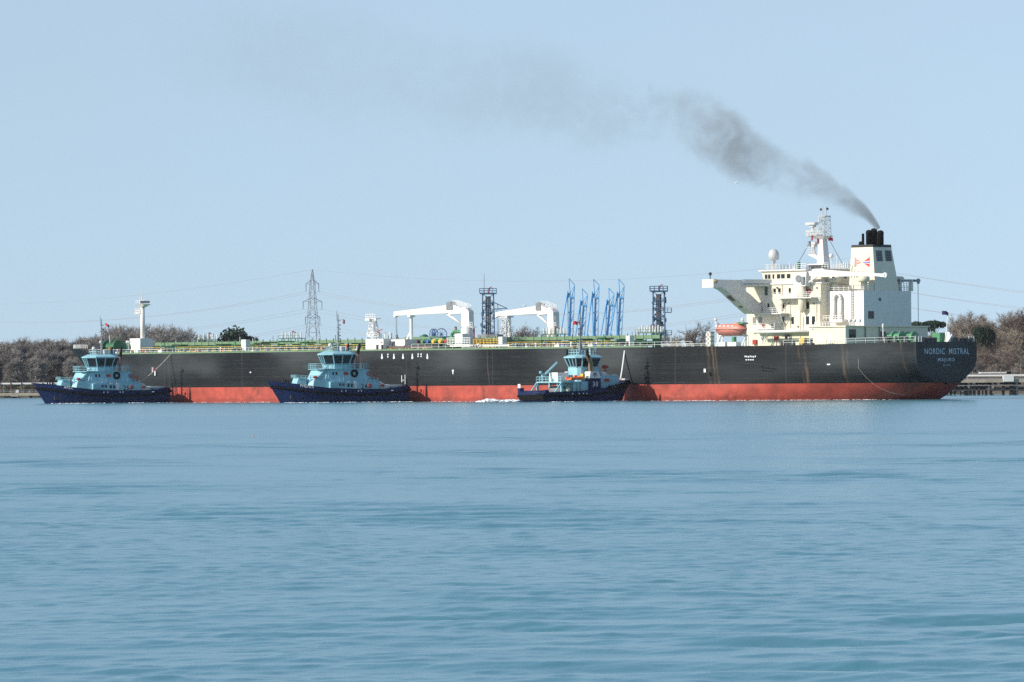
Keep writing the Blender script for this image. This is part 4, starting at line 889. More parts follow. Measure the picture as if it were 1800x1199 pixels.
# ---------------------------------------------------------------- superstructure
def S5(X, Y, v): return SF.side(1180 + X / 4.6125, 460 + Y / 4.6125, v)
def S6(X, Y, v): return SF.side(1230 + X / 4.39, 360 + Y / 4.39, v)
def A6(X, Y, u): return SF.aft(1230 + X / 4.39, 360 + Y / 4.39, u)
def A5(X, Y, u): return SF.aft(1180 + X / 4.6125, 460 + Y / 4.6125, u)
VH, VC, VL = 9.5, 7.5, 13.0
UF = S6(362, 800, VH)[0]; UA = S6(935, 800, VH)[0]; UX_ = S6(1266, 800, VC)[0]
ZB = S6(700, 602, VH)[1]                     # bridge deck
house = MB().box(UA, UF, -VH, VH, ZD, ZB - .02).build('accommodation_house', M['cream'], ship)
ZL = S6(1000, 934, VL)[1]; UL = S6(1125, 1000, VL)[0]; UL1 = S6(845, 1000, VL)[0]
low = MB().box(UL, UL1, -VL, VL, ZD - .1, ZL - .25).box(UL - .35, UL1 + .3, -VL - .3, VL + .3, ZL - .25, ZL).build('aft_deckhouse', M['cream'], ship)
ZC = S6(1100, 665, VC)[1]
cas = MB().box(UX_, UA - .02, -VC, VC, ZL - .1, ZC).build('engine_casing', M['white'], ship)
casr = MB().rail([(UX_, VC, ZC), (UA - .5, VC, ZC)], 1.1, 3, 1.3, .055).rail([(UX_, -VC, ZC), (UX_, -VC + 3, ZC)], 1.1, 3, 1, .055).build('roof_rail', M['rail'], cas)
# bridge deck slab and wheelhouse
MB().box(UA - .4, UF + .2, -VH - .25, VH + .25, ZB - .3, ZB).build('bridge_deck', M['white'], house)
VW = 7.3; UW1 = S6(498, 590, VW)[0]; ZW = S6(600, 512, VW)[1]; UW0 = UA + 1.2
wh = MB().prism([(UW0, ZB), (UW1, ZB), (UW1 + .75, ZW), (UW0, ZW)], -VW, VW).build('wheelhouse', M['cream'], ship)
MB().box(UW0 - .5, UW1 + 1.2, -VW - .5, VW + .5, ZW, ZW + .28).build('wheelhouse_roof', M['white'], wh)
for X0, X1 in ((503, 522), (527, 546), (562, 575), (596, 621), (628, 656), (672, 700)):
    a = S6(X0, 535, VW)[0]; c = S6(X1, 535, VW)[0]; z1 = S6(600, 536, VW)[1]; z0 = S6(600, 570, VW)[1]
    MB().box(c, a, VW - .3, VW + .03, z0, z1).build('window', M['glass'], wh)
for k in range(7):
    v = -VW + 1 + k * 2.05; MB().box(UW1 + .3, UW1 + .55, v - .8, v + .8, z0, z1).build('window', M['glass'], wh)
for X, Y in ((1030, 556), (1123, 556), (955, 545)):
    a, z = S6(X, Y, VW); MB().box(a - .3, a + .3, VW - .1, VW + .04, z - .35, z + .35).build('window', M['glass'], wh)
a0 = S6(495, 500, VW + .5)[0]; a1 = S6(615, 500, VW + .5)[0]; ZR_ = ZW + .28
MB().rail([(a1, VW + .4, ZR_), (a0, VW + .4, ZR_), (a0, -VW, ZR_), (UW0, -VW, ZR_)], 1.15, 3, 1.1, .055).build('roof_rail', M['rail'], wh)
for xa, xb in ((830, 760), (None, 1000)): MB().rail([(UW0 if xa is None else S6(xa, 490, VW)[0], VW + .4, ZR_), (S6(xb, 490, VW)[0], VW + .4, ZR_)], 1.15, 3, 1.1, .055).build('roof_rail', M['rail'], wh)
for X, h_ in ((640, 1.0), (668, .9), (695, 1.6), (722, .9), (733, 1.0), (1062, 2.6), (1035, 1.1), (1085, 1.4), (1100, 1.0), (1112, 1.3), (1128, 1.1), (1145, 1.2)):
    u, z = S6(X, 500, VW - .8); MB().tube((u, VW - .8, ZR_ - .02), (u, VW - .8, ZR_ + h_), .15, .1, 6).build('aerial', M['white'], wh)
u, z = S6(765, 480, VW - 1); MB().tube((u, VW - 1, ZR_), (u, VW - 1, ZR_ + 1.5), .35, None, 8).build('magnetic_compass', M['darkgreen'], wh)
a = S6(950, 490, VW - .4)[0]; c = S6(840, 490, VW - .4)[0]; MB().box(a, c, VW - 1.6, VW - .4, ZR_ - .02, ZR_ + .8).build('signal_locker', M['darksteel'], wh); MB().box(a - .2, c + .2, VW - 1.7, VW - .3, ZR_ + .8, ZR_ + 1.05).build('signal_locker_lid', M['white'], wh)
u, z = S6(1016, 395, 3); MB().tube((u, 3, ZR_), (u, 3, z - .4), .13, None, 6).ball((u, 3, z), .5, 9).build('radome', M['white'], wh)
# satellite dome
u, z = S6(572, 390, 4); sd = MB().lathe([(.25, 0), (1.05, .25), (1.15, 1.2), (.95, 1.9), (.5, 2.35), (.05, 2.45)], (u, 4, z - 1.1), 14).build('satellite_dome', M['white'], wh, True)
b = MB()
for s, t in ((-.8, -.5), (.8, -.5), (0, .8)): b.tube((u + s, 4 + t, ZR_), (u + s * .2, 4 + t * .2, z - 1.0), .11, None, 5)
b.tube((u, 4, ZR_), (u, 4, z - 1), .22, None, 6).build('dome_tripod', M['white'], sd)
# radar mast
ur, zr0 = S6(955, 492, 0); _, zr1 = S6(950, 262, 0); kx = S6(960, 262, 0)[0]
mb_ = MB().loft([(ur - 1.1, -1.0), (ur + 1.1, -1.0), (ur + 1.1, 1.0), (ur - 1.1, 1.0)], ZR_ - .05, [(kx - .2, -.7), (kx + .95, -.7), (kx + .95, .7), (kx - .2, .7)], zr1); rm = mb_.build('radar_mast', M['white'], ship)
uc = kx + .2
pz = S6(950, 240, 0)[1]; MB().loft([(uc - .6, -.8), (uc + 1, -.8), (uc + 1, .8), (uc - .6, .8)], zr1 - .1, [(uc - 1.6, -1.6), (uc + 3.6, -1.6), (uc + 3.6, 1.6), (uc - 1.6, 1.6)], pz).rail([(uc - 1.6, 1.6, pz), (uc + 3.6, 1.6, pz)], 1, 2, 1, .06).build('mast_platform', M['white'], rm)
ul_, zl0 = S6(965, 238, 0); zl1 = S6(965, 92, 0)[1]; MB().lattice((ul_, 0, pz), 1.9, (ul_, 0, zl1), 1.6, 5, .085, .05).box(ul_ - .95, ul_ + .95, -.95, .95, zl1, zl1 + .2).build('lattice_topmast', M['white'], rm)
for dx, Y in ((.9, 35), (-.7, 32)):
    zz = S6(965, Y, 0)[1]; MB().tube((ul_ + dx * .6, 0, zl1), (ul_ + dx * .7, 0, zz + .6), .12, .08, 5).build('pole', M['white'], rm); MB().ball((ul_ + dx * 1.1, 0, zz), .28, 8).build('navigation_lamp', M['darksteel'], rm)
MB().box(ul_ + .6, ul_ + 1.6, -.3, .3, zl1 - 1.0, zl1 - .6).tube((ul_ + 1.2, 0, zl1 - .9), (ul_ + 1.9, 0, zl1 + .2), .1, None, 5).build('aerial_bracket', M['white'], rm)
for (X, Y, px_, w_) in ((872, 148, 232, 2.6), (880, 300, 382, 1.7)):
    u, z = S6(X, Y, 0); _, z0 = S6(X, px_, 0)
    MB().tube((u, 0, z0), (u, 0, z - .3), .38, .3, 7).box(u - .5, u + .5, -.5, .5, z - .7, z - .2).build('radar_pedestal', M['white'], rm)
    MB().box(u - w_ / 2, u + w_ / 2, -w_ * .35, w_ * .35, z - .2, z + .3).build('radar_scanner', M['white'], rm)
    MB().prism([(u + 1.2, z0 + .02), (u - 1.2, z0 + .02), (kx, z0 - 1.2), (kx + 1.2, z0 - 1.2)] if Y > 200 else [(u + 1.0, z0), (u - 2.0, z0), (u - 2.0, z0 - .2), (u + 1.0, z0 - .25)], -.9, .9).rail([(u + 1.1, .9, z0), (u - 1.0, .9, z0)], 1.5 if Y > 200 else .9, 3, .7, .07).build('radar_platform', M['white'], rm)
u, z = S6(905, 205, 0); MB().torus((u, .4, z), .7, .12, 'y', 12, 5).torus((u - .9, .2, z + .3), .6, .1, 'y', 12, 5).build('horn_rings', M['white'], rm)
for X0, Y0, X1, Y1 in ((865, 265, 755, 455), (1000, 270, 1110, 470)):
    a = S6(X0, Y0, 0); c = S6(X1, Y1, 0); MB().tube((a[0], 0, a[1]), (c[0], 0, c[1]), .05, None, 4).build('halyard', M['darksteel'], rm)

# bridge wing on its curved bracket
uw = S5(357, 190, 24.0)[0]; TH = 2.4
P5 = lambda X, Y: A5(X, Y, uw)
outer = [P5(357, 208), P5(385, 207), P5(410, 212), P5(440, 226), P5(470, 249), P5(500, 278), P5(540, 316), P5(590, 362), P5(640, 405), P5(662, 424)]
inner = [P5(742, 420), P5(745, 345), P5(722, 338), P5(700, 322), P5(670, 292), P5(640, 264), P5(612, 246), P5(602, 232), P5(602, 216), P5(612, 206), P5(745, 200)]
ztop = P5(357, 145)[1]
wall_v = VH - .05
def cl(p): return (max(p[0], wall_v), p[1])
wing_poly = [(24.0, ztop)] + [cl(p) for p in outer]
wp = [(24.0, ztop), (24.0, P5(357, 208)[1])] + [cl(p) for p in outer[1:]] + [(wall_v, outer[-1][1])] + [(wall_v, inner[1][1])] + [cl(p) for p in inner[2:9]] + [cl(inner[9]), (wall_v, inner[9][1]), (wall_v, ztop)]
for mirror in (1, -1):
    pp = [(p[0] * mirror, p[1]) for p in wp]
    wing = MB().prismx(pp, uw, uw + TH).build('bridge_wing', M['white'], ship)
    zt0 = P5(357, 208)[1]
    c = MB().box(uw - .02, uw + 3.2, min(mirror * 23.4, mirror * 24.6), max(mirror * 23.4, mirror * 24.6), zt0 - .05, ztop + .06); c.build('wing_cab', M['white'], wing)
    if mirror > 0:
        for (Xa, Ya, Xb, Yb) in ((508, 258, 578, 302), (598, 330, 655, 368)):
            a = A5(Xa, Ya, uw); d = A5(Xb, Yb, uw); k = Vector((a[0] - d[0], a[1] - d[1])).normalized(); n = Vector((k.y, -k.x)) * .22
            oo = Vector((a[0] + .55, a[1] - .55)); ee = Vector((d[0] + .55, d[1] - .55))
            MB().prismx([tuple(oo + n), tuple(ee + n), tuple(ee - n), tuple(oo - n)], uw + .7, uw + 1.6).build('lightening_hole', M['brownsteel'], wing)
        u_, z_ = S5(372, 157, 24); MB().lathe([(.2, 0), (.42, .3), (.42, .6)], (u_ - .2, 24.2, ztop - .35), 9, 'x').build('floodlight', M['tan'], wing)
        MB().tube((uw + 1.6, 23.8, ztop), (uw + 1.6, 23.8, ztop + 1.0), .1, None, 5).ball((uw + 1.6, 23.8, ztop + 1.2), .38, 9).build('navigation_lamp', M['darksteel'], wing)
        # rounded landing where the wing joins the house
        arc = []
        a0v, az = A5(562, 185, uw)
        for k in range(13):
            t = k / 12; arc.append((uw - 2.5 * t ** .8, a0v - (a0v - VH + .2) * t))
        lp = [(uw + .1, VH - .2)] + [(uw + .1, a0v)] + arc[1:] + [(arc[-1][0], VH - .2)]
        MB().loft(lp, ZB - .55, None, ZB - .01).build('wing_landing', M['white'], wing)
        bul = MB()
        for (x0, y0), (x1, y1) in zip(arc[:-1], arc[1:]): bul.add([(x0, y0, ZB - .3), (x1, y1, ZB - .3), (x1, y1, ztop + .1), (x0, y0, ztop + .1), (x0 + .1, y0 - .12, ZB - .3), (x1 + .1, y1 - .12, ZB - .3), (x1 + .1, y1 - .12, ztop + .1), (x0 + .1, y0 - .12, ztop + .1)], [(0, 1, 2, 3), (4, 7, 6, 5), (3, 2, 6, 7)])
        bul.build('wing_bulwark', M['white'], wing)
# side decks with rails and a few fittings
def side_deck(X0, X1, Y, v1, name='side_deck', hr=1.1, brackets=True):
    u1, z = S6(X0, Y, v1); u0, _ = S6(X1, Y, v1)
    o = MB().box(u0, u1, VH, v1, z - .22, z).build(name, M['white'], house)
    MB().rail([(u0, v1 - .08, z), (u1, v1 - .08, z)], hr, 3, 1.3, .055).build('deck_rail', M['rail'], o); return u0, u1, z
side_deck(572, 858, 718, 11.6); side_deck(452, 628, 838, 11.8); ua_, ub_, zA = side_deck(388, 575, 956, 11.8)
u0 = S6(840, 980, 11)[0]; u1 = S6(575, 980, 11)[0]; z_ = S6(700, 968, 11)[1]
MB().box(u0, u1, VH, 11, z_ - .35, z_).build('side_deck', M['white'], house)
for X0, Y0, X1, Y1 in ((620, 850, 560, 960), (590, 850, 535, 955)):
    a = S6(X0, Y0, 11.4); c = S6(X1, Y1, 9.6); MB().tube((a[0], 11.4, a[1]), (a[0] + .4, 9.5, a[1] - 2.6), .1, None, 5).build('deck_bracket', M['rail'], house)
for X, Y, w_, h_ in ((513, 667, .8, 1.7), (578, 667, .7, 1.1), (615, 665, .7, 1.1), (695, 663, .6, 1.1), (530, 778, .5, .9), (648, 778, .7, 1.1), (832, 776, .9, 1.4), (717, 893, .7, 1.5), (645, 893, .7, 1.6), (832, 892, .9, 1.7), (878, 892, .9, 1.7)):
    u, z = S6(X, Y, VH); MB().box(u - w_ / 2, u + w_ / 2, VH - .2, VH + .03, z - h_ / 2, z + h_ / 2).build('window', M['glass'], house)
for X in (422, 468):
    u, z = S6(X, 895, VH); MB().box(u - .5, u + .5, VH - .2, VH + .03, z - .8, z + .8).build('window', M['steel'], house)
for X, Y, r_ in ((845, 667, .55), (480, 812, .5), (495, 932, .4)):
    u, z = S6(X, Y, VH); MB().torus((u, VH + .2, z), r_ * .75, r_ * .3, 'y', 12, 6).build('lifebuoy', M['redpaint'], house)
for X, Y in ((596, 1030), (430, 1060)):
    u, z = S6(X, Y, VH); MB().box(u - .5, u + .5, VH, VH + .4, z - .5, z + .5).build('fire_hose_box', M['redpaint'], house)
for X in (775, 930, 660):
    a = S6(X, 740, VH)[1]; u = S6(X, 800, VH)[0]; MB().tube((u, VH + .1, ZD), (u, VH + .1, a), .09, None, 5).build('downpipe', M['cream'], house)
for X, Y in ((600, 640), (690, 760), (760, 700), (880, 760), (905, 640), (690, 850), (560, 930), (760, 940), (470, 760)):
    u, z = S6(X, Y, VH); MB().box(u - .18, u + .18, VH, VH + .25, z - .18, z + .18).build('wall_lamp', M['steel'], house)
for zl in (S6(700, 968, VH)[1], S6(700, 845, VH)[1], S6(700, 722, VH)[1]): MB().box(UA - .03, UF + .03, VH - .02, VH + .05, zl - .06, zl + .06).build('deck_seam', M['rail'], house)
for X, Y0, Y1 in ((700, 735, 950), (560, 640, 830), (905, 740, 930), (640, 620, 700), (800, 860, 960)):
    u, z0_ = S6(X, Y1, VH); z1_ = S6(X, Y0, VH)[1]; MB().tube((u, VH + .12, z0_), (u, VH + .12, z1_), .07, None, 5).build('conduit', M['cream'], house)
for X, Y in ((600, 1040), (700, 1040), (860, 1035), (470, 1040)):
    u, z = S6(X, Y, VH); MB().box(u - .45, u + .45, VH, VH + .05, ZD + .25, ZD + 2.25).build('door', M['steel' if X == 700 else 'white'], house)
# pipes and stairs in front of the lower house
u0, z0 = S6(640, 985, 12.4); u1, z1 = S6(835, 975, 12.4); MB().tube((u1, 12.4, z1), (S6(420, 985, 12.4)[0], 12.4, z1), .35, None, 8).path([(u1, 12.4, z1), (u1 - 1.2, 12.6, z1 + .3), (u1 - 2, 13, ZL - .5)], .3, 8).build('vent_trunk', M['white'], house, True)
for X0, Y0, X1, Y1, v in ((480, 1070, 520, 985, 11.5), (600, 800, 640, 735, 10.6), (410, 1000, 440, 970, 11.6)):
    a = S6(X0, Y0, v); c = S6(X1, Y1, v); b = MB()
    for dv in (0, .8): b.tube((a[0], v - dv, a[1]), (c[0], v - dv, c[1]), .07, None, 4); b.tube((a[0], v - dv, a[1] + .9), (c[0], v - dv, c[1] + .9), .05, None, 4)
    for k in range(8): t = k / 7; b.box(a[0] + (c[0] - a[0]) * t - .12, a[0] + (c[0] - a[0]) * t + .12, v - .8, v, a[1] + (c[1] - a[1]) * t, a[1] + (c[1] - a[1]) * t + .06)
    b.build('stair', M['rail'], house)
u, z = S6(668, 1040, 14); MB().tube((u, 14, ZD), (u, 14, z + .6), .3, None, 8).lathe([(.8, 0), (.8, .5)], (u, 14, z + .6), 10).build('deck_vent', M['darksteel'], ship)
u, z = S6(660, 1070, 16); MB().rail([(u - 2.4, 16, ZD), (u + 2.4, 16, ZD)], 1.2, 2, 1, .09).box(u - 1.5, u + 1.5, 14.5, 15.7, ZD, ZD + .9).build('mooring_winch', M['darksteel'], ship)
u, z = S6(790, 1060, 14.5); MB().box(u - .8, u + .8, 14, 14.6, ZD, z + .9).build('gas_locker', M['yellow'], ship)
# casing fittings: inverted U vent, ladder, mushroom vents
u, z = S6(1062, 700, VC + .5); zb_ = S6(1062, 885, VC + .5)[1]; r_ = .95
b = MB(); pts = [(u - r_, VC + .5, zb_)] + [(u - r_ * math.cos(t), VC + .5, z - .9 + r_ * 1.3 * math.sin(t)) for t in [k * math.pi / 8 for k in range(9)]] + [(u + r_, VC + .5, zb_)]
b.path(pts, .3, 8); b.build('vent_loop', M['white'], cas, True)
MB().box(u - 2.2, u + 1.2, VC, VC + 1.6, zb_ - .6, zb_).rail([(u - 2.2, VC + 1.6, zb_ - .1), (u + 3, VC + 1.6, zb_ - .1)], .9, 2, .8, .07).build('vent_base', M['white'], cas)
u = S6(1182, 800, VC)[0]; b = MB()
for d in (-.25, .25): b.tube((u + d, VC + .15, ZL), (u + d, VC + .15, ZC + 1), .05, None, 4)
for k in range(14): b.tube((u - .25, VC + .15, ZL + k * .55), (u + .25, VC + .15, ZL + k * .55), .035, None, 4)
b.build('ladder', M['brownsteel'], cas)
for X, v, ux, rr_ in ((1040, 5.8, None, 1.3), (1268, 5.6, None, 1.2), (1562, -5.6, UX_ + 1.8, 1.2)):
    u = S6(X, 590, v)[0] if ux is None else ux; z = S6(1040, 596, 5.8)[1]
    MB().lathe([(.75, 0), (.7, z - ZC)], (u, v, ZC), 12).lathe([(rr_, 0), (rr_ * 1.02, .9), (rr_ * .8, 1.15), (.1, 1.25)], (u, v, z - .1), 14).build('mushroom_vent', M['funnelcream'], cas, True)
for X, Y, w_, h_ in ((1322, 850, .9, .8), (1390, 730, .4, .3)):
    v, z = A6(X, Y, UX_); MB().box(UX_ - .04, UX_ + .1, v - w_, v + w_, z - h_, z + h_).build('window', M['glass'], cas)
for X, Y, w_, h_ in ((1178, 995, 1.1, .9), (1415, 1005, .9, .7)):
    v, z = A6(X, Y, UL); MB().box(UL - .04, UL + .1, v - w_, v + w_, z - h_, z + h_).build('window', M['glass'], low)
for X in (1275, 1385):
    v, z = A6(X, 1000, UL); MB().tube((UL - .15, v, ZD), (UL - .15, v, ZL), .13, None, 6).build('downpipe', M['steel'], low)
v, z = A6(1330, 960, UL); MB().tube((UL - 3, v, ZD + .4), (UL - 3, v, z + .5), .12, None, 6).ball((UL - 3, v, z + .6), .35, 8, (.7, .7, 1.6)).build('vent_cowl', M['white'], ship)
for X in (1160, 1195, 1235): u, z = S6(X, 925, VL - 1); MB().tube((u, VL - 1, ZL), (u, VL - 1, ZL + .9), .14, None, 6).ball((u, VL - 1, ZL + 1), .35, 8).build('vent_cowl', M['white'], low)
u, z = S6(885, 925, VL); u2 = S6(1010, 925, VL)[0]; MB().rail([(u2, VL - .1, ZL), (u, VL - .1, ZL)], .8, 2, .8, .07).build('roof_rail', M['rail'], low)
for X in (860, 925, 1000):
    u, z = S6(X, 1020, VL); MB().box(u - .45, u + .45, VL, VL + .06, ZD + .3, ZD + 2.3).build('door', M['white'], low)
a = S6(955, 1030, VL + .6); c = S6(1020, 1065, VL + .6); MB().tube((a[0], VL + .6, a[1]), (c[0], VL + .6, c[1]), .09, None, 5).rail([(c[0], VL + .6, ZD), (a[0], VL + .6, ZD)], 1.2, 2, 1, .06).build('gangway_frame', M['rail'], ship)

# funnel
fb0 = A6(1350, 664, UX_ + .02); fb1 = A6(1535, 664, UX_ + .02); UF0 = UX_ + .05
hw0 = (fb0[0] - fb1[0]) / 2; zF0 = ZC - .05
UT = SF.side(1230 + 1405 / 4.39, 360 + 305 / 4.39, 0)[0]; ft0 = A6(1335, 305, UT); ft1 = A6(1475, 309, UT); hw1 = (ft0[0] - ft1[0]) / 2; zF1 = (ft0[1] + ft1[1]) / 2
UB1 = S6(1150, 660, hw0)[0]; UT1 = S6(1172, 300, hw1)[0]
def fsec(z):
    t = (z - zF0) / (zF1 - zF0); h = hw0 + (hw1 - hw0) * t; a = UF0 + (UT - UF0) * t; c = UB1 + (UT1 - UB1) * t
    return [(a, -h), (c, -h), (c, h), (a, h)]
zBk = S6(1250, 328, hw1)[1]
fun = MB().loft(fsec(zF0), zF0, fsec(zBk), zBk).build('funnel', M['funnelcream'], ship)
e_ = .03; MB().loft([(x + (e_ if i in (1, 2) else -e_), y + (e_ if y > 0 else -e_)) for i, (x, y) in enumerate(fsec(zBk))], zBk - .01, [(x + (e_ if i in (1, 2) else -e_), y + (e_ if y > 0 else -e_)) for i, (x, y) in enumerate(fsec(zF1))], zF1).build('funnel_top', M['black'], fun)
for X, r_, Y, ry in ((1305, .78, 200, 1), (1345, .85, 187, -1), (1395, .85, 203, .2)):
    v = {1305: 1.4, 1345: -.6, 1395: .6}[X]; u = S6(X, 260, v)[0]; zz = S6(X, Y, v)[1]
    MB().lathe([(r_ * .8, 0), (r_ * .8, zz - zF1 - .5), (r_ * .86, zz - zF1 - .45), (r_ * .80, zz - zF1 - .1), (r_ * .55, zz - zF1 + .18), (.1, zz - zF1 + .28)], (u, v, zF1 - .1), 14).build('exhaust_pipe', M['soot'], fun, True)
u = S6(1260, 260, 1)[0]; MB().tube((u, 1, zF1 - .2), (u, 1, S6(1260, 222, 1)[1]), .3, .26, 8).build('exhaust_pipe', M['soot'], fun); MB().ball((u + .6, 1, zF1 + .3), .5, 8).build('exhaust_cap', M['soot'], fun)
for X0, X1 in ((1352, 1398), (1422, 1468)):            # louvred grilles on the shaded after side
    zt2 = 348; g0 = S6(X0, zt2, 0)
    t = .8; zc = zF0 + (zF1 - zF0) * t; ua_f = lambda z: UF0 + (UT - UF0) * (z - zF0) / (zF1 - zF0)
    v0, za = A6(X0, 352, UT); v1, _ = A6(X1, 352, UT); _, zb2 = A6(X0, 435, UT - .4)
    MB().add([(ua_f(zb2) - .03, v0, zb2), (ua_f(zb2) - .03, v1, zb2), (ua_f(za) - .03, v1, za), (ua_f(za) - .03, v0, za), (ua_f(zb2) + .1, v0, zb2), (ua_f(zb2) + .1, v1, zb2), (ua_f(za) + .1, v1, za), (ua_f(za) + .1, v0, za)], [(0, 1, 2, 3), (0, 4, 5, 1), (3, 2, 6, 7), (0, 3, 7, 4), (1, 5, 6, 2)]).build('grille', M['darksteel'], fun)
    for k in range(6):
        z = zb2 + (za - zb2) * (k + .5) / 6; MB().box(ua_f(z) - .14, ua_f(z) - .02, min(v0, v1), max(v0, v1), z - .06, z + .06).build('louvre', M['steel'], fun)
# funnel emblem: two triangles meeting at their points
def fside(X, Y):
    _, z = S6(X, Y, hw0 + (hw1 - hw0) * .6); h = hw0 + (hw1 - hw0) * (z - zF0) / (zF1 - zF0); u, z = S6(X, Y, h); h = hw0 + (hw1 - hw0) * (z - zF0) / (zF1 - zF0); return (u, h + .03, z)
M['emblred'] = mat('emblem_red', (0.72, 0.04, 0.04), .5, .03); M['emblblue'] = mat('emblem_blue', (0.05, 0.07, 0.42), .5, .03)
em = MB()
def tri(pts, m, off=0):
    b = MB(); b.add([(p[0], p[1] + off, p[2]) for p in pts], [tuple(range(len(pts)))]); b.build('emblem', M[m], fun)
tri([fside(1257, 444), fside(1313, 402), fside(1311, 484)], 'emblred')
tri([fside(1266, 437), fside(1313, 433), fside(1312, 454), fside(1266, 451)], 'letterwhite', .02)
tri([fside(1262, 441), fside(1313, 438), fside(1313, 449), fside(1262, 447)], 'emblblue', .04)
for k in range(7):
    f0 = 405 + k * 11.5; h_ = 5.5
    def lim(X): return 444 - (1250 - X) * 40 / 56, 444 + (1250 - X) * 40 / 56
    xe = 1250 - abs((f0 + h_ / 2) - 444) * 56 / 40 - 2
    if xe > 1206: tri([fside(1206, f0), fside(xe, f0), fside(xe, f0 + h_), fside(1206, f0 + h_)], 'emblred')
for k in range(8):
    tri([fside(1194, 404 + k * 10), fside(1206, 411 + k * 8.8), fside(1206, 416 + k * 8.8), fside(1194, 410 + k * 10)], 'emblblue')
# provision crane on the port side, boom stowed aft
u, z = S6(775, 660, 11.0); zp0 = S6(770, 838, 11.0)[1]; zp1 = S6(775, 610, 11.0)[1]
pc = MB().lathe([(.05, 0), (.85, 1.0), (.85, zp1 - zp0)], (u, 10.4, zp0), 14).build('provision_crane', M['cream'], ship, True)
zc = S6(780, 570, 11)[1]; MB().loft([(u - 1.6, 9.6), (u + 1.7, 9.6), (u + 1.7, 11.2), (u - 1.6, 11.2)], zc - 1.6, [(u - 1.9, 9.7), (u + .6, 9.7), (u + .6, 11.1), (u - 1.9, 11.1)], zc + 1.4).build('crane_house', M['white'], pc); MB().tube((u + .3, 9.4, zc), (u + .3, 11.35, zc), .75, None, 12).box(u - 1.4, u - .6, 11.1, 11.5, zc - 1.2, zc + .4).build('hoist_drum', M['steel'], pc)
a = S6(855, 515, 10.4); bE = S6(1432, 541, 10.4); L0 = a[0]; 
MB().prism([(a[0], a[1] - .9), (a[0] + .4, a[1] + .3), (a[0] - 1.2, a[1] + .5), (S6(1340, 528, 10.4)[0], S6(1340, 528, 10.4)[1]), (bE[0], bE[1] + .25), (bE[0], bE[1] - .45), (S6(1340, 548, 10.4)[0], S6(1340, 548, 10.4)[1]), (a[0] - 2.5, a[1] - 1.2)], 10.1, 10.75).build('jib', M['white'], pc)
MB().lathe([(.55, -.2), (.55, .2)], (bE[0], 10.4, bE[1] - .05), 10, 'y').build('sheave', M['rail'], pc)
c = S6(840, 600, 10.4); d = S6(925, 540, 10.4); MB().tube((c[0], 10.4, c[1]), (d[0], 10.4, d[1]), .2, .16, 7).build('luffing_ram', M['rail'], pc)
MB().box(a[0] - .6, a[0] + .9, 10.0, 10.9, a[1] + .2, a[1] + 1.0).tube((a[0] + .2, 9.9, a[1] + .7), (a[0] + .2, 11.0, a[1] + .7), .5, None, 9).build('winch', M['steel'], pc)
# small crane aft on the starboard side of the casing
v0, z0 = A6(1530, 575, UX_ + 1); v1, _ = A6(1686, 585, UX_ + 1)
ac = MB().tube((UX_ + .8, v1 + 2.6, ZC), (UX_ + .8, v1 + 2.6, z0), .5, .45, 10).build('stores_crane', M['cream'], ship)
MB().box(UX_ + .4, UX_ + 1.2, v1, v0, z0 - .5, z0).build('jib', M['steel'], ac); MB().tube((UX_ + .8, v1 + .3, z0 - .4), (UX_ + .8, v1 + .3, A6(1665, 950, UX_ + 1)[1]), .06, None, 4).build('hoist_wire', M['darksteel'], ac); MB().box(UX_ + .6, UX_ + 1, v1, v1 + .4, z0 - .9, z0 + .2).build('sheave', M['steel'], ac)
b = MB().rail([(UX_ + .2, -VC + .2, ZC), (UX_ + .2, -VC + 3.0, ZC)], 2.4, 3, .9, .08).build('ladder_cage', M['rail'], ac)
a = A6(1300, 660, UX_ + 1); c = A6(1350, 600, UX_ + 1); MB().box(UX_ + .3, UX_ + 2.4, 3.9, 5.6, ZC, ZC + 1.6).build('casing_locker', M['funnelcream'], cas)
# stern gear
def winch(u, v, m='green'):
    MB().lathe([(.3, -2.0), (1.25, -1.9), (1.25, -1.6), (.8, -1.5), (.8, 0), (1.25, .1), (1.25, .4), (.6, .5), (.6, 1.9), (.9, 2.0)], (u, v, zdeck(u) + 1.1), 12, 'x').box(u - 2.3, u + 2.3, v - .9, v + .9, zdeck(u), zdeck(u) + .5).build('mooring_winch', M[m], ship)
for px_, v in ((1574, 9.5), (1596, 4.5)):
    u, _ = SF.side(px_, 598, v); winch(u, v, 'green')
v, z = SF.aft(1650, 590, 4); MB().box(3, 5, v - .9, v + .9, zdeck(4), z + .6).build('winch_housing', M['green'], ship)
for px_ in (1622, 1629, 1636, 1642, 1675, 1680, 1690, 1697, 1705):
    v, z = SF.aft(px_, 597, .6); MB().lathe([(.55, 0), (.55, .9)], (.5, v, zdeck(0)), 9).build('mooring_chock', M['darksteel'], ship)
v, z = SF.aft(1668, 590, 1.5); MB().box(1, 2.2, v - .35, v + .35, zdeck(1), zdeck(1) + 2.0).prismx([(v - 1.6, zdeck(1)), (v + 1.4, zdeck(1)), (v, zdeck(1) + 1.6)], .6, .9).build('towing_bracket', M['white'], ship)
s0 = SF.aft(1661.5, 592, .8); s1 = SF.aft(1667.5, 547, .8); MB().tube((.8, s0[0], zdeck(0)), (.8, s1[0], s1[1]), .13, .09, 6).build('ensign_staff', M['rail'], ship)
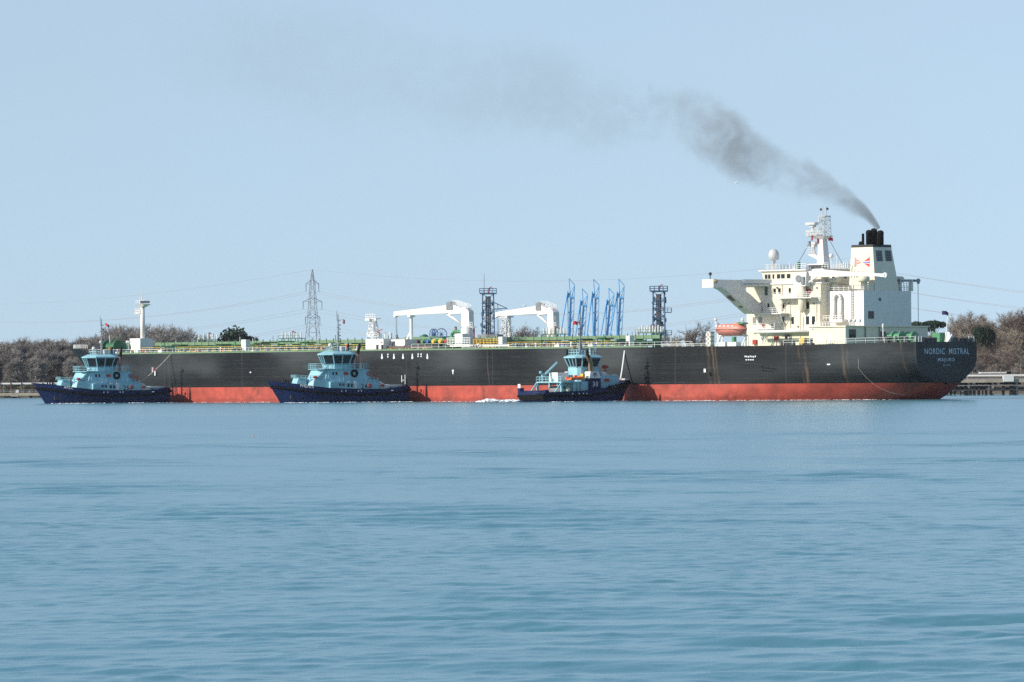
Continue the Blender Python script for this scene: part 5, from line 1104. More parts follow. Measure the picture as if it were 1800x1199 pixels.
# lifeboat davit
ld0 = S5(372, 640, 21.0); 
dv = MB()
for X0, Y0, X1, Y1 in ((365, 690, 400, 600), (405, 690, 420, 600), (575, 690, 605, 600), (625, 690, 620, 600)):
    a = S5(X0, Y0, 21.5); c = S5(X1, Y1, 20.6); dv.tube((a[0], 21.5, ZD), (c[0], 20.6, c[1]), .16, None, 6)
for X in (382, 600): a = S5(X, 470, 20); dv.tube((a[0], 20, S5(X, 560, 20)[1]), (a[0] + .2, 20.6, a[1]), .25, .2, 6).tube((a[0], 20, ZD), (a[0], 20, S5(X, 500, 20)[1]), .26, None, 6).ball((a[0] + .2, 20.6, a[1]), .35, 7)
dv.tube((S5(385, 600, 20.6)[0], 20.6, S5(385, 602, 20.6)[1]), (S5(620, 600, 20.6)[0], 20.6, S5(385, 602, 20.6)[1]), .14, None, 6).box(S5(435, 690, 22)[0], S5(380, 690, 22)[0], 20.5, 22, ZD, ZD + .85).box(S5(525, 690, 22)[0], S5(455, 690, 22)[0], 20.5, 22, ZD, ZD + .85)
dv.build('lifeboat_davit', M['rail'], ship)
a = S5(318, 640, 20); c = S5(280, 640, 20); zt_ = S5(300, 568, 20)[1]; b = MB(); b.box(a[0], a[0] + .5, 18.8, 20, ZD, zt_).box(c[0] - .5, c[0], 18.8, 20, ZD, zt_)
for k in range(4): b.box(a[0], c[0], 18.8, 20, ZD + (zt_ - ZD - .4) * k / 3, ZD + (zt_ - ZD - .4) * k / 3 + .45)
b.build('frame_tower', M['white'], ship)
u, z = S5(510, 640, 16); MB().tube((u, 16, ZD), (u, 16, z + .8), .5, None, 9).build('tank_vent', M['green'], ship)

# ---------------------------------------------------------------- lifeboat (hangs in the davit)
a = S5(365, 548, 21.4); c = S5(608, 548, 21.4); zk = S5(480, 600, 21.4)[1]; zg = S5(480, 548, 21.4)[1]; zt_ = S5(480, 506, 21.4)[1]; zcab = S5(540, 490, 21.4)[1]
Lb = a[0] - c[0]; um = (a[0] + c[0]) / 2
lb_root = empty('lifeboat', SF.world(um, 21.4, zk), SF.ang)
def lb_sec(t, wf, z):   # boat plan outline half-width
    return max(.02, 1.55 * wf * (1 - abs(t) ** 3.2) ** .55)
bm_ = MB(); rows = [(.15, 0), (.55, .22), (.85, .5), (.98, .8), (1, 1)]; V = []; ns = 22
for s in (1, -1):
    V = []
    for wf, h in rows:
        for i in range(ns + 1):
            t = -1 + 2 * i / ns; V.append((t * Lb / 2 * (.80 + .2 * h ** .6), s * lb_sec(t, wf, h), (zg - zk) * h + .18 * abs(t) ** 2.5 * (1 - h)))
    bm_.add(V, [(k * (ns + 1) + i, k * (ns + 1) + i + 1, (k + 1) * (ns + 1) + i + 1, (k + 1) * (ns + 1) + i) for k in range(len(rows) - 1) for i in range(ns)])
bm_.build('lower_hull', M['lifeboat'], lb_root, True)
cm = MB(); rows = [(1, 0), (.96, .4), (.82, .8), (.5, 1.0), (.0, 1.04)]
for s in (1, -1):
    V = []
    for wf, h in rows:
        for i in range(ns + 1):
            t = -1 + 2 * i / ns; V.append((t * Lb / 2 * (1 - .10 * h), s * lb_sec(t, wf, h), (zg - zk) + (zt_ - zg) * h * max(.35, (1 - abs(t) ** 6 * .8))))
    cm.add(V, [(k * (ns + 1) + i, k * (ns + 1) + i + 1, (k + 1) * (ns + 1) + i + 1, (k + 1) * (ns + 1) + i) for k in range(len(rows) - 1) for i in range(ns)])
cm.build('canopy', M['lifeboat'], lb_root, True)
xc = -Lb * .20; MB().loft([(xc - 1.2, -.9), (xc + .7, -.9), (xc + .7, .9), (xc - 1.2, .9)], zt_ - zk - .6, [(xc - .9, -.7), (xc + .1, -.7), (xc + .1, .7), (xc - .9, .7)], zcab - zk).build('helm_cabin', M['lifeboat'], lb_root)
MB().box(-Lb / 2 + .1, Lb / 2 - .1, 1.5, 1.6, zg - zk - .07, zg - zk + .07).build('rubbing_strake', M['brownsteel'], lb_root)
MB().box(xc - 2.4, xc - .5, -.8, .8, zcab - zk - .4, zcab - zk - .1).build('canvas_cover', M['green'], lb_root)
for k in range(5): MB().box(-.25, .25, 0, .06, 0, .22).build('window', M['letterwhite'], lb_root).location = (Lb * .36 - k * 1.15, 1.36, (zt_ - zk) - .5)
tag(lb_root, 'faded orange enclosed lifeboat hanging in the davit ahead of the superstructure', 'lifeboat')

# ---------------------------------------------------------------- flags
def flag(px, py, w_, h_, frame_u, m, label, tilt=0.0, name='flag'):
    p = at(px, py, frame_u); b = MB(); V = []
    for i in range(7):
        for j in range(3):
            t = i / 6; V.append((w_ * t, .18 * math.sin(t * 7 + j), -h_ * j / 2 - tilt * w_ * t + .1 * math.sin(t * 5)))
    Fc = [(i * 3 + j, (i + 1) * 3 + j, (i + 1) * 3 + j + 1, i * 3 + j + 1) for i in range(6) for j in range(2)]
    V2 = V + [(x, y + .03, z) for x, y, z in V]; b.add(V2, Fc + [tuple(k + 21 for k in f[::-1]) for f in Fc])
    o = b.build(name, M[m]); o.location = p; tag(o, label, 'flag'); return o
Ym = SF.world(UW0 + 2, 0, 0).y
flag(1667, 549, -1.3, .8, SF.world(0.8, 0, 0).y, 'flagdark', 'dark ensign flying from the staff at the tanker stern', .35)
flag(1456, 418, 1.0, .7, SF.world(kx, 0, 0).y, 'flagred', 'red flag on the right of the white radar mast', -.1)
flag(1429, 415, -.35, 1.1, SF.world(kx, 0, 0).y, 'flagred', 'small red flag hanging left of the upper radar', 0.9)
flag(1439, 419, -.35, 1.2, SF.world(kx, 0, 0).y, 'flagred', 'small red flag hanging right under the mast platform', 0.9)
flag(1425.5, 426, -.7, 1.1, SF.world(kx, 0, 0).y, 'flaggrey', 'grey blue flag on the halyard left of the radar mast', .5)

# ================================================================ tugs
def tug_hull(root, L2, B2, zt, lbow0, lbow1, zf, band=None, names=None, sternflat=.75, bow_from=4.0):
    def hbt(x, z):
        zz = max(0, min(1.2, z / 4.5)); lb = lbow0 + (lbow1 - lbow0) * zz
        b = B2
        if x > bow_from: b = B2 * max(0, 1 - min(1, (x - bow_from) / (lb - bow_from)) ** 2.1) ** .72
        if x < -L2 + 6: b = B2 * (sternflat + (1 - sternflat) * max(0, 1 - ((-L2 + 6 - x) / 6) ** 2.2) ** .5)
        return b * (.88 + .12 * min(1, max(0, z) / 2.6))
    ns = 48; rows = [-1.2, 0, .5, .28, .55, .8, 1.0]
    def zrow(k, x):
        t = zt(x); return [-1.2, 0, .5, .5 + (t - .5) * .3, .5 + (t - .5) * .6, .5 + (t - .5) * .82, t][k]
    def mk(ks):
        b = MB()
        for s in (1, -1):
            V = []
            for k in ks:
                for i in range(ns + 1):
                    t = i / ns; t = .5 * (t + .5 - .5 * math.cos(math.pi * t)); z0 = zrow(k, -L2 + t * (L2 + lbow1)); zz = max(0, min(1.2, z0 / 4.5)); lb = lbow0 + (lbow1 - lbow0) * zz
                    x = -L2 + t * (lb + L2); z = zrow(k, x); V.append((x, s * hbt(x, z), z))
            n = ns + 1; b.add(V, [(a * n + i, a * n + i + 1, (a + 1) * n + i + 1, (a + 1) * n + i) for a in range(len(ks) - 1) for i in range(ns)])
        tr = [(-L2, hbt(-L2, zrow(k, -L2)), zrow(k, -L2)) for k in ks]; pl = tr + [(p[0], -p[1], p[2]) for p in tr[::-1]]; b.add(pl, [tuple(range(len(pl)))])
        return b
    hull = mk(range(7)).build('hull', M['tugblue'], root, True)
    d = MB(); xs = [-L2 + .1 + i * (L2 + lbow1 - .6) / 30 for i in range(31)]
    V = [(x, s * max(.05, hbt(x, zt(x)) - .12), zt(x) - 1.0 if zt(x) < 3.9 else zt(x) - .9) for x in xs for s in (1, -1)]
    d.add(V, [(2 * i, 2 * i + 1, 2 * i + 3, 2 * i + 2) for i in range(30)]); d.build('deck', M['greendeck'], root)
    fb = MB()
    for s in (1, -1):
        pts = []
        for i in range(41):
            x = -L2 + i / 40 * (L2 + lbow0 + (lbow1 - lbow0) * min(1, zf(lbow1) / 4.5) - .02); pts.append((x, s * (hbt(x, zf(x)) + .10), zf(x)))
        fb.path(pts, .24, 6)
    fb.tube((-L2 - .1, -hbt(-L2, zf(-L2)), zf(-L2)), (-L2 - .1, hbt(-L2, zf(-L2)), zf(-L2)), .3, None, 6)
    fb.build('rubber_fender', M['rubber'], hull)
    return hull, hbt
def octagon(x0, x1, hw, c): return [(x0 + c, -hw), (x1 - c, -hw), (x1, -hw + c), (x1, hw - c), (x1 - c, hw), (x0 + c, hw), (x0, hw - c), (x0, -hw + c)]
def wheelhouse(root, lowp, z0, upp, z1, roofz, counts):
    wh = MB().loft([(x * 1, y) for x, y in lowp], z0 - .9, lowp, z0).build('wheelhouse', M['cyan'], root)
    core = lambda p, k: [(x + (cx - x) * k, y * (1 - k)) for x, y in p]
    cx = sum(p[0] for p in lowp) / len(lowp)
    MB().loft(core(lowp, .12), z0, core(upp, .12), z1).build('cabin_core', M['darksteel'], wh)
    n = len(lowp); mull = MB()
    for i in range(n):
        a, b = Vector((*lowp[i], z0)), Vector((*lowp[(i + 1) % n], z0)); c, d = Vector((*upp[i], z1)), Vector((*upp[(i + 1) % n], z1)); m = counts[i]
        for k in range(m):
            p, q, r_, s = a.lerp(b, k / m), a.lerp(b, (k + 1) / m), c.lerp(d, (k + 1) / m), c.lerp(d, k / m)
            nrm = (q - p).cross(s - p).normalized() * -.06
            MB().add([p, q, r_, s, p + nrm, q + nrm, r_ + nrm, s + nrm], [(0, 1, 2, 3), (7, 6, 5, 4), (0, 4, 5, 1), (1, 5, 6, 2), (2, 6, 7, 3), (3, 7, 4, 0)]).build('window_pane', M['glass'], wh)
            mull.tube(p, s, .13, None, 5).tube(p, q, .1, None, 4).tube(s, r_, .1, None, 4)
    mull.build('window_frame', M['cyan'], wh)
    big = [(x + (x - cx) * .06, y * 1.06) for x, y in upp]; small = [(cx + (x - cx) * .72, y * .72) for x, y in upp]
    MB().loft(big, z1, big, z1 + .25).loft(big, z1 + .25, small, roofz).build('roof', M['cyan'], wh)
    return wh, small, cx
def tyre_part(root, c, r_, axis='y'): MB().torus(c, r_ * .75, r_ * .3, axis, 16, 7).build('tyre', M['rubber'], root)
ZT_A = lambda x: interp(x, [(-16, 3.45), (-12, 3.05), (-8, 2.9), (0, 3.0), (4, 3.2), (7.5, 3.6), (12, 4.25), (16, 4.75)])
ZF_A = lambda x: interp(x, [(-16, 2.7), (-12, 2.0), (-6, 1.65), (-1, 1.65), (4, 1.95), (8, 2.4), (12, 2.95), (16, 3.5)])
def escort_tug(ox, oy, phi, name, num, label):
    fr = Frame(ox, oy, -math.cos(phi), -math.sin(phi)); root = empty('tug_boat', fr.o, fr.ang); tag(root, label, 'tug', 'tugs alongside the tanker')
    hull, hbt = tug_hull(root, 16.0, 5.5, ZT_A, 13.2, 16.0, ZF_A)
    # black lower hull aft, rust and draught marks
    for i, x in enumerate((1.0, 0.0, -3.0, -3.7)): MB().box(x - .12, x + .12, hbt(x, 2.6), hbt(x, 2.6) + .05, 2.35, 2.65).build('freeing_port', M['letterwhite'], hull)
    MB().box(-11.4, -10.8, hbt(-11, 2.6) - .05, hbt(-11, 2.6) + .06, 2.4, 2.65).build('freeing_port', M['letterwhite'], hull)
    MB().box(11.0, 12.0, hbt(11.6, 1.3) - .3, hbt(11.5, 1.3) + .12, .9, 1.7).build('anchor', M['darksteel'], hull)
    text_part(name, 'lettering', M['letterwhite'], hull, lambda s, t: (lambda x, z: (x, hbt(x, z) + .05, z))(10.3 - s * .99, 3.12 + t + (2.6 - s) * .12), 2.0 if len(name) < 5 else 2.9, .62)
    for x in (12.3, 12.9, 13.5): MB().tube((x, 2.4, 4.2), (x, 2.4, 5.1), .17, None, 7).build('bollard', M['black'], root)
    # fore deck winch shelter and sloping house front
    MB().loft([(4.5, -3.2), (8.8, -3.0), (9.6, -2.0), (9.6, 2.0), (8.8, 3.0), (4.5, 3.2)], 2.6, [(4.5, -3.1), (8.2, -2.9), (8.9, -1.9), (8.9, 1.9), (8.2, 2.9), (4.5, 3.1)], 5.1).build('winch_shelter', M['cyan'], root)
    MB().loft([(9.6, -1.8), (12.0, -1.5), (12.0, 1.5), (9.6, 1.8)], 3.3, [(9.6, -1.7), (11.3, -1.4), (11.3, 1.4), (9.6, 1.7)], 5.5).build('fore_winch', M['cyan'], root)
    MB().rail([(11.8, -1.5, 5.3), (11.8, 1.5, 5.3), (9, 2.6, 5.1), (6, 3.0, 5.1)], .7, 2, 1, .07).build('fore_rail', M['cyan'], root)
    MB().tube((8.4, 2.6, 4.2), (5.0, 2.9, 8.0), .17, .15, 6).build('stay', M['cyan'], root)
    # main deckhouse, upper deckhouse
    dh = MB().loft([(-8.6, -4.0), (3.0, -4.0), (3.0, 4.0), (-8.6, 4.0)], 2.0, None, 4.5).build('main_deckhouse', M['cyan'], root)
    up = MB().loft(octagon(-5.6, 6.2, 3.1, 1.0), 4.5, octagon(-5.4, 5.6, 3.0, 1.0), 7.2).build('upper_deckhouse', M['cyan'], root)
    MB().loft(octagon(4.2, 8.2, 2.6, .8), 4.5, octagon(3.5, 6.8, 2.4, .8), 7.4).build('house_front', M['cyan'], root)
    MB().loft(octagon(-4.4, 7.4, 3.5, 1.2), 7.2, None, 7.35).rail([(-4.4, 2.3, 7.35), (-4.4, 3.4, 7.35), (6.2, 3.4, 7.35), (7.3, 2.3, 7.35), (7.3, -2.3, 7.35), (6.2, -3.4, 7.35)], 1.1, 3, 1.1, .06).build('bridge_deck', M['cyan'], root)
    wh, rf, cx = wheelhouse(root, octagon(-1.8, 4.6, 2.3, 1.5), 8.2, octagon(-2.6, 5.4, 2.9, 1.7), 10.35, 11.15, [2, 1, 2, 1, 2, 1, 2, 1])
    for k in range(3): MB().prism([(3.55 - 0.0, 10.75), (4.25, 10.62), (4.3, 10.66), (3.6, 10.8)], -1.6 + k * 1.1, -.7 + k * 1.1).build('roof_window', M['glass'], wh)
    for x, y, z, w_, h_, m in ((3.8, 3.06, 6.3, .4, .6, 'glass'), (3.0, 3.06, 6.3, .4, .6, 'glass'), (-5.5, 0, 6, .1, .1, 'glass'), (-.2, 4.02, 3.7, .4, .7, 'glass'), (.6, 4.02, 3.7, .4, .7, 'glass'), (2.6, 4.02, 3.9, .5, .5, 'darksteel'), (1.8, 4.02, 3.9, .5, .5, 'darksteel')):
        MB().box(x - w_ / 2, x + w_ / 2, y - .05, y + .03, z - h_ / 2, z + h_ / 2).build('porthole', M[m], root)
    for x, z, y in ((1.0, 6.3, 3.1), (.6, 6.3, 3.1)): MB().box(x - .3, x + .3, y, y + .15, z - .3, z + .3).build('fire_box', M['redpaint'], root)
    for x, y, z in ((-4.6, 3.12, 6.2), (-6.3, 4.1, 3.6)): MB().torus((x, y + .05, z), .36, .12, 'y', 12, 6).build('lifebuoy', M['redpaint'], root)
    MB().box(-7.9, -7.1, 4.0, 4.12, 3.35, 3.85).build('fire_box', M['redpaint'], root)
    MB().ball((6.0, 2.6, 5.5), .55, 9, (1, .8, .6)).build('fire_monitor', M['redpaint'], root)
    tyre_part(root, (-1.2, 3.2, 6.3), .85)
    for x in (2.4, 1.4): MB().box(x - .1, x + .1, 3.1, 3.16, 4.6, 5.7).build('hand_grip', M['rail'], root)
    text_part(num, 'lettering', M['black'], dh, lambda s, t: (-4.35 - s, 4.03, 3.0 + t), 1.45, 1.0)
    MB().box(-3.3, -2.7, 4.0, 4.05, 2.7, 4.4).build('door', M['white'], dh)
    for x in (-1.5, 2.5, -3): MB().box(x - .3, x + .3, 3.9, 4.06, 4.42, 4.6).build('deck_light', M['rail'], dh)
    # exhausts
    for s in (1, -1):
        MB().tube((-2.0, s * 2.9, 7.2), (-2.2, s * 2.9, 10.8), .42, .36, 8).build('exhaust_pipe', M['tan'] if s < 0 else M['towerrust'], root); MB().tube((-2.2, s * 2.9, 10.6), (-2.6, s * 2.9, 12.9), .42, .16, 8).build('exhaust_tip', M['soot'], root)
        MB().tube((-2.6, s * 3.2, 7.3), (-2.8, s * 3.2, 8.5), .1, None, 5).build('vent_pipe', M['rail'], root)
    # mast and roof gear
    ms = MB().tube((1.2, 0, 11), (1.2, 0, 15.5), .30, .2, 8).tube((1.2, 0, 15.5), (1.2, 0, 19.3), .16, .08, 6).tube((1.5, 0, 18), (1.5, 0, 20.0), .05, None, 4)
    for z, w_ in ((12.6, .9), (13.9, .8), (15.2, .9), (16.4, .8), (17.8, 1.0)): ms.tube((1.2 - w_ * .55, 0, z), (1.2 + w_ * .35, 0, z), .07, None, 4).tube((1.2, -w_ * .8, z + .3), (1.2, w_ * .8, z + .3), .06, None, 4)
    mast = ms.build('mast', M['steel'], wh)
    for k, z in enumerate((13.3, 14.6, 16.0, 16.9)): MB().ball((.75, 0, z), .17, 6).build('navigation_lamp', M['darksteel'], mast)
    MB().rail([(-1.8, 2, 10.8), (3.2, 2, 10.8), (3.9, 0, 10.8), (3.2, -2, 10.8), (-1.8, -2, 10.8)], 1.1, 2, .8, .06).build('roof_rail', M['cyan'], wh)
    MB().box(.4, 1.3, 1.0, 1.9, 11.0, 12.1).build('aerial_box', M['white'], wh); MB().ball((3.4, .6, 12.5), .45, 8).tube((3.4, .6, 11), (3.4, .6, 12.3), .12, None, 5).build('search_light', M['white'], wh)
    MB().box(1.6, 3.0, -1.0, -.7, 13.0, 13.15).tube((2.2, -.8, 11), (2.2, -.8, 13), .12, None, 5).build('radar_scanner', M['steel'], wh)
    MB().tube((-.3, 1.2, 11), (-.3, 1.2, 12.4), .1, None, 5).ball((-.3, 1.2, 12.5), .3, 7).build('search_light', M['orange'], wh)
    MB().tube((.9, 0, 17.9), (-.2, 0, 18.2), .04, None, 4).build('gaff', M['steel'], mast)
    # after deck
    MB().prism([(-8.5, 2.2), (-8.5, 3.9), (-8.7, 4.4), (-9.2, 4.55), (-9.7, 4.4), (-11.6, 3.0), (-11.6, 2.3)], 2.2, 3.2).prism([(-8.5, 2.2), (-8.5, 3.9), (-9.2, 4.55), (-9.7, 4.4), (-11.6, 3.0), (-11.6, 2.3)], -3.2, -2.2).build('towing_winch_frame', M['white'], root)
    MB().tube((-9.3, -2.2, 3.5), (-9.3, 2.2, 3.5), .8, None, 12).build('winch_drum', M['steel'], root, True)
    V = []
    for k in range(25): t = math.pi * k / 24; V.append((-12.0 - 3.6 * math.sin(t), 3.3 * math.cos(t), 0))
    tb = MB()
    for a, c in zip(V[:-1], V[1:]): tb.tube((a[0], a[1], 3.55), (c[0], c[1], 3.55), .28, None, 6)
    tb.tube((-12, 3.3, 3.55), (-10.8, 3.3, 3.45), .28, None, 6); tb.build('tow_bow_rail', M['white'], root)
    MB().box(-8.5, -5.5, -3.2, 3.2, 4.5, 4.95).rail([(-8.5, 3.8, 4.5), (-5.6, 3.8, 4.5)], .9, 2, 1, .05).tube((-7.0, 2, 4.5), (-7.0, 2, 6.9), .06, None, 4).build('after_deck_rail', M['cyan'], root)
    fm_ = MB().tube((-8.0, 2.8, 4.5), (-8.0, 2.8, 5.3), .18, None, 6).ball((-8.1, 2.8, 5.6), .42, 8).tube((-8, 2.8, 5.5), (-9.0, 2.8, 5.4), .2, .15, 6); fm_.build('fire_monitor', M['redpaint'], root)
    for ch in root.children:
        if ch.name.split('.')[0] in ('winch_shelter', 'fore_winch', 'fore_rail', 'stay', 'upper_deckhouse', 'house_front', 'bridge_deck', 'wheelhouse', 'fire_box', 'tyre', 'exhaust_pipe', 'exhaust_tip', 'vent_pipe', 'hand_grip', 'porthole', 'lifebuoy'):
            if not (ch.name.startswith('lifebuoy') and ch.data.vertices[0].co.y > 3.9): ch.location.x -= 1.9
    return fr, root
FA, tA = escort_tug(-94.6, 1198.0, R(26), 'APEX', '25', 'leftmost blue and cyan tug, numbered 25, under the tanker bow')
FB, tB = escort_tug(-38.6, 1143.0, R(26), 'PHENIX', '24', 'middle blue and cyan tug, numbered 24, alongside the tanker')

def pushing_tug():
    psi = R(42); fx, fy = math.cos(psi), math.sin(psi); u = 66.9; bowp = SF.world(u, 24.35, 0); L2 = 14.0
    fr = Frame(bowp.x - fx * 14.0, bowp.y - fy * 14.0, fx, fy); root = empty('tug_boat', fr.o, fr.ang)
    tag(root, 'rightmost tug, numbered 30, pushing its bow against the tanker side', 'tug', 'tugs alongside the tanker')
    zt = lambda x: interp(x, [(-14, 2.0), (-5, 2.2), (0, 2.5), (5, 3.2), (14, 4.5)]); zf = lambda x: interp(x, [(-14, 1.2), (-2, 1.3), (6, 2.0), (14, 3.6)])
    hull, hbt = tug_hull(root, L2, 4.9, zt, 11.5, 13.6, zf, sternflat=.85, bow_from=3.0)
    MB().box(-14.8, -14.0, -4.6, -2.6, .5, 1.7).box(-14.6, -14.0, -2.4, 2.8, .4, 1.3).build('stern_fender', M['rubber'], hull)
    MB().tube((-13.4, -3.6, 1.8), (-13.4, 3.8, 1.8), .55, None, 9).build('stern_roller', M['tugblue'], root, True); MB().box(-13.9, -12.9, 3.4, 4.2, 1.2, 2.9).build('roller_cheek', M['tugblue'], root); MB().box(-13.9, -12.9, -4.3, -3.5, 1.0, 2.5).build('roller_cheek', M['tugblue'], root)
    MB().box(-12.8, -9, -3.4, 3.4, 1.2, 1.7).box(-12.4, -11.8, -1, 1, 1.6, 2.4).build('deck_gear', M['darksteel'], root)
    for x in (-4.8, -3.6, -2.6, -6.6): MB().box(x - .15, x + .15, -hbt(x, 1.9) - .05, -hbt(x, 1.9), 1.55, 1.8).build('freeing_port', M['letterwhite'], hull)
    text_part('LOMAX', 'lettering', M['lettergrey'], hull, lambda s, t: (lambda x, z: (x, -hbt(x, z) - .06, z))(4.2 + s, 2.55 + t + s * .1), 2.6, .62)
    for k in range(9):
        x = 3.6 + k * 1.05; tyre_part(hull, (x, -hbt(x, zt(x) - .2) - .12, zt(x) - .25), .5)
    # side houses (funnel casings) each side, open winch space aft, boat deck on top
    for s in (1, -1):
        fc = MB().loft([(-1.4, s * 2.2), (1.9, s * 2.2), (1.9, s * 4.2), (-1.4, s * 4.2)] if s > 0 else [(-1.4, -4.2), (1.9, -4.2), (1.9, -2.2), (-1.4, -2.2)], 1.6, None, 4.85).build('funnel_casing', M['tugblue'], root)
        MB().loft([(-1.42, min(s * 2.18, s * 4.22)), (1.92, min(s * 2.18, s * 4.22)), (1.92, max(s * 2.18, s * 4.22)), (-1.42, max(s * 2.18, s * 4.22))], 4.85, [(-.8, min(s * 2.3, s * 4.0)), (1.5, min(s * 2.3, s * 4.0)), (1.5, max(s * 2.3, s * 4.0)), (-.8, max(s * 2.3, s * 4.0))], 6.25).build('funnel_top', M['white'], fc)
        for dx in (-.2, .5): MB().tube((dx, s * 3.1, 6.2), (dx - .1, s * 3.1, 8.0), .26, None, 8).tube((dx - .1, s * 3.1, 8.0), (dx - .8, s * 3.1, 9.4), .26, .24, 8).build('exhaust_pipe', M['tan'], fc)
        MB().tube((-.7, s * 3.1, 9.2), (-.9, s * 3.1, 10.9), .42, .18, 8).build('exhaust_tip', M['soot'], fc)
        if s < 0:
            text_part(NUM, 'lettering', M['letterwhite'], fc, lambda a, t: (-.45 + a, -4.24, 3.1 + t), 1.55, 1.05)
            MB().torus((.35, -4.14, 5.5), .42, .07, 'y', 14, 5).box(.2, .5, -4.14, -4.05, 5.3, 5.7).build('emblem', M['black'], fc)
    MB().box(-9.0, -1.4, -3.9, 3.9, 3.95, 4.2).rail([(-9, -3.8, 4.2), (-9, 3.8, 4.2), (-5, 3.8, 4.2)], 1.0, 2, 1, .07).build('boat_deck', M['cyan'], root)
    for x, y in ((-8.8, -3.7), (-8.8, 3.7), (-5.2, -3.8), (-4.3, -3.8), (-5.2, 3.8)): MB().box(x - .2, x + .2, y - .2, y + .2, 1.5, 3.95).build('deck_post', M['cyan'], root)
    MB().tube((-10.8, -3.8, 1.9), (-8.9, -3.8, 4.0), .16, None, 6).tube((-10.8, 3.8, 1.9), (-8.9, 3.8, 4.0), .16, None, 6).build('stay', M['cyan'], root)
    MB().box(-3.2, -1.4, -3.85, 3.85, 1.5, 3.95).build('deckhouse_front', M['cyan'], root)
    MB().tube((-6.4, -1.8, 2.4), (-6.4, 2.0, 2.4), .9, None, 12).build('winch_drum', M['steel'], root, True); MB().ball((-7.3, -2.6, 2.2), .45, 8).build('gas_bottle', M['green'], root); MB().ball((-6.2, -2.9, 2.5), .5, 8).build('fender_ball', M['white'], root)
    fd = MB().box(1.9, 7.6, -3.4, 3.4, 1.8, 5.4).build('fore_deckhouse', M['cyan'], root)
    MB().box(3.6, 5.0, -3.5, -3.4, 4.1, 4.7).build('fire_box', M['redpaint'], fd)
    MB().loft(octagon(-2.4, 4.4, 2.1, .6), 4.2, octagon(-2.2, 4.2, 2.0, .6), 7.0).build('bridge_base', M['cyan'], root)
    wh, rf, cx = wheelhouse(root, octagon(-2.2, 3.8, 2.0, .8), 7.2, octagon(-2.9, 4.4, 2.7, 1.0), 9.1, 9.8, [2, 1, 2, 1, 2, 1, 3, 1])
    MB().rail([(-1.8, -1.6, 9.7), (-1.8, 1.6, 9.7), (3, 1.6, 9.7), (3, -1.6, 9.7), (-1.8, -1.6, 9.7)], 1.1, 2, .8, .07).build('roof_rail', M['cyan'], wh)
    ms = MB().loft([(-.5, -.45), (.4, -.45), (.4, .45), (-.5, .45)], 9.7, [(-.3, -.3), (.2, -.3), (.2, .3), (-.3, .3)], 12.2).tube((-.2, -.2, 12), (-.2, -.2, 15.2), .2, .14, 6).tube((.2, .2, 12), (.2, .2, 14.6), .14, None, 6).tube((0, 0, 14.4), (0, 0, 18.0), .2, .1, 6)
    for z, w_ in ((12.8, .9), (13.8, .7), (14.8, 1.0), (16.2, .7), (17.0, .5)): ms.tube((-w_ * .6, 0, z), (w_ * .6, 0, z), .1, None, 4).tube((0, -w_, z), (0, w_, z), .08, None, 4)
    mast = ms.build('mast', M['steel'], wh)
    for z in (13, 14.1, 15.2, 16.6): MB().ball((-.4, 0, z), .2, 6).build('navigation_lamp', M['darksteel'], mast)
    MB().box(1.8, 3.4, -.3, .0, 12.3, 12.5).tube((2.6, -.1, 9.8), (2.6, -.1, 12.3), .12, None, 5).build('radar_scanner', M['white'], wh); MB().ball((-1.2, .8, 11.2), .5, 8).tube((-1.2, .8, 9.7), (-1.2, .8, 11), .15, None, 5).build('search_light', M['tan'], wh); MB().ball((3.2, -1.2, 11.0), .3, 8).tube((3.2, -1.2, 9.7), (3.2, -1.2, 11), .1, None, 5).build('search_light', M['white'], wh)
    # boat crane aft
    MB().tube((-8.4, 2.6, 4.2), (-8.4, 2.6, 6.0), .25, None, 7).tube((-8.6, 2.6, 5.0), (-4.4, 2.4, 8.2), .28, .2, 6).tube((-8.4, 2.6, 5.6), (-6.2, 2.5, 6.2), .14, None, 6).ball((-8.9, 2.6, 6.1), .35, 7).build('boat_crane', M['cyan'], root)
    MB().box(-6.3, -3.2, .2, 2.8, 4.2, 6.1).build('deck_locker', M['white'], root)
    MB().box(-2.6, -2.0, -3.6, -2.8, 4.6, 5.8).build('life_raft', M['yellow'], root)
    rb = MB(); n = 16
    for s in (1, -1):
        pts = [(-6.2 + 4.0 * t, -3.0 + s * .75 * (1 - max(0, (t - .55) / .45) ** 2) if t < 1 else -3.0, 4.85 + .35 * max(0, (t - .5) / .5) ** 2) for t in [k / n for k in range(n + 1)]]
        rb.path(pts, .26, 7)
    rb.box(-6.1, -2.9, -3.6, -2.4, 4.5, 4.85).box(-4.6, -3.9, -3.2, -2.8, 4.9, 5.5)
    r_ = rb.build('rescue_boat', M['orange']); r_.location = fr.o; r_.rotation_euler = (0, 0, fr.ang); tag(r_, 'orange inflatable rescue boat stowed on the aft deck of the rightmost tug', 'boat')
    # bow winch and rail
    MB().lathe([(1.0, -.5), (1.05, 0), (1.0, .5)], (8.6, -1.2, 4.6), 14, 'y').lathe([(1.0, -.5), (1.05, 0), (1.0, .5)], (8.6, 1.2, 4.6), 14, 'y').box(8.2, 9.4, -1.8, 1.8, 3.2, 4.2).build('bow_winch', M['white'], root)
    tb = MB()
    for k in range(16):
        t0 = math.pi * k / 16 - math.pi / 2; t1 = math.pi * (k + 1) / 16 - math.pi / 2
        tb.tube((10.6 + 2.4 * math.cos(t0), 2.4 * math.sin(t0), 4.55), (10.6 + 2.4 * math.cos(t1), 2.4 * math.sin(t1), 4.55), .2, None, 6)
    tb.build('tow_bow_rail', M['white'], root)
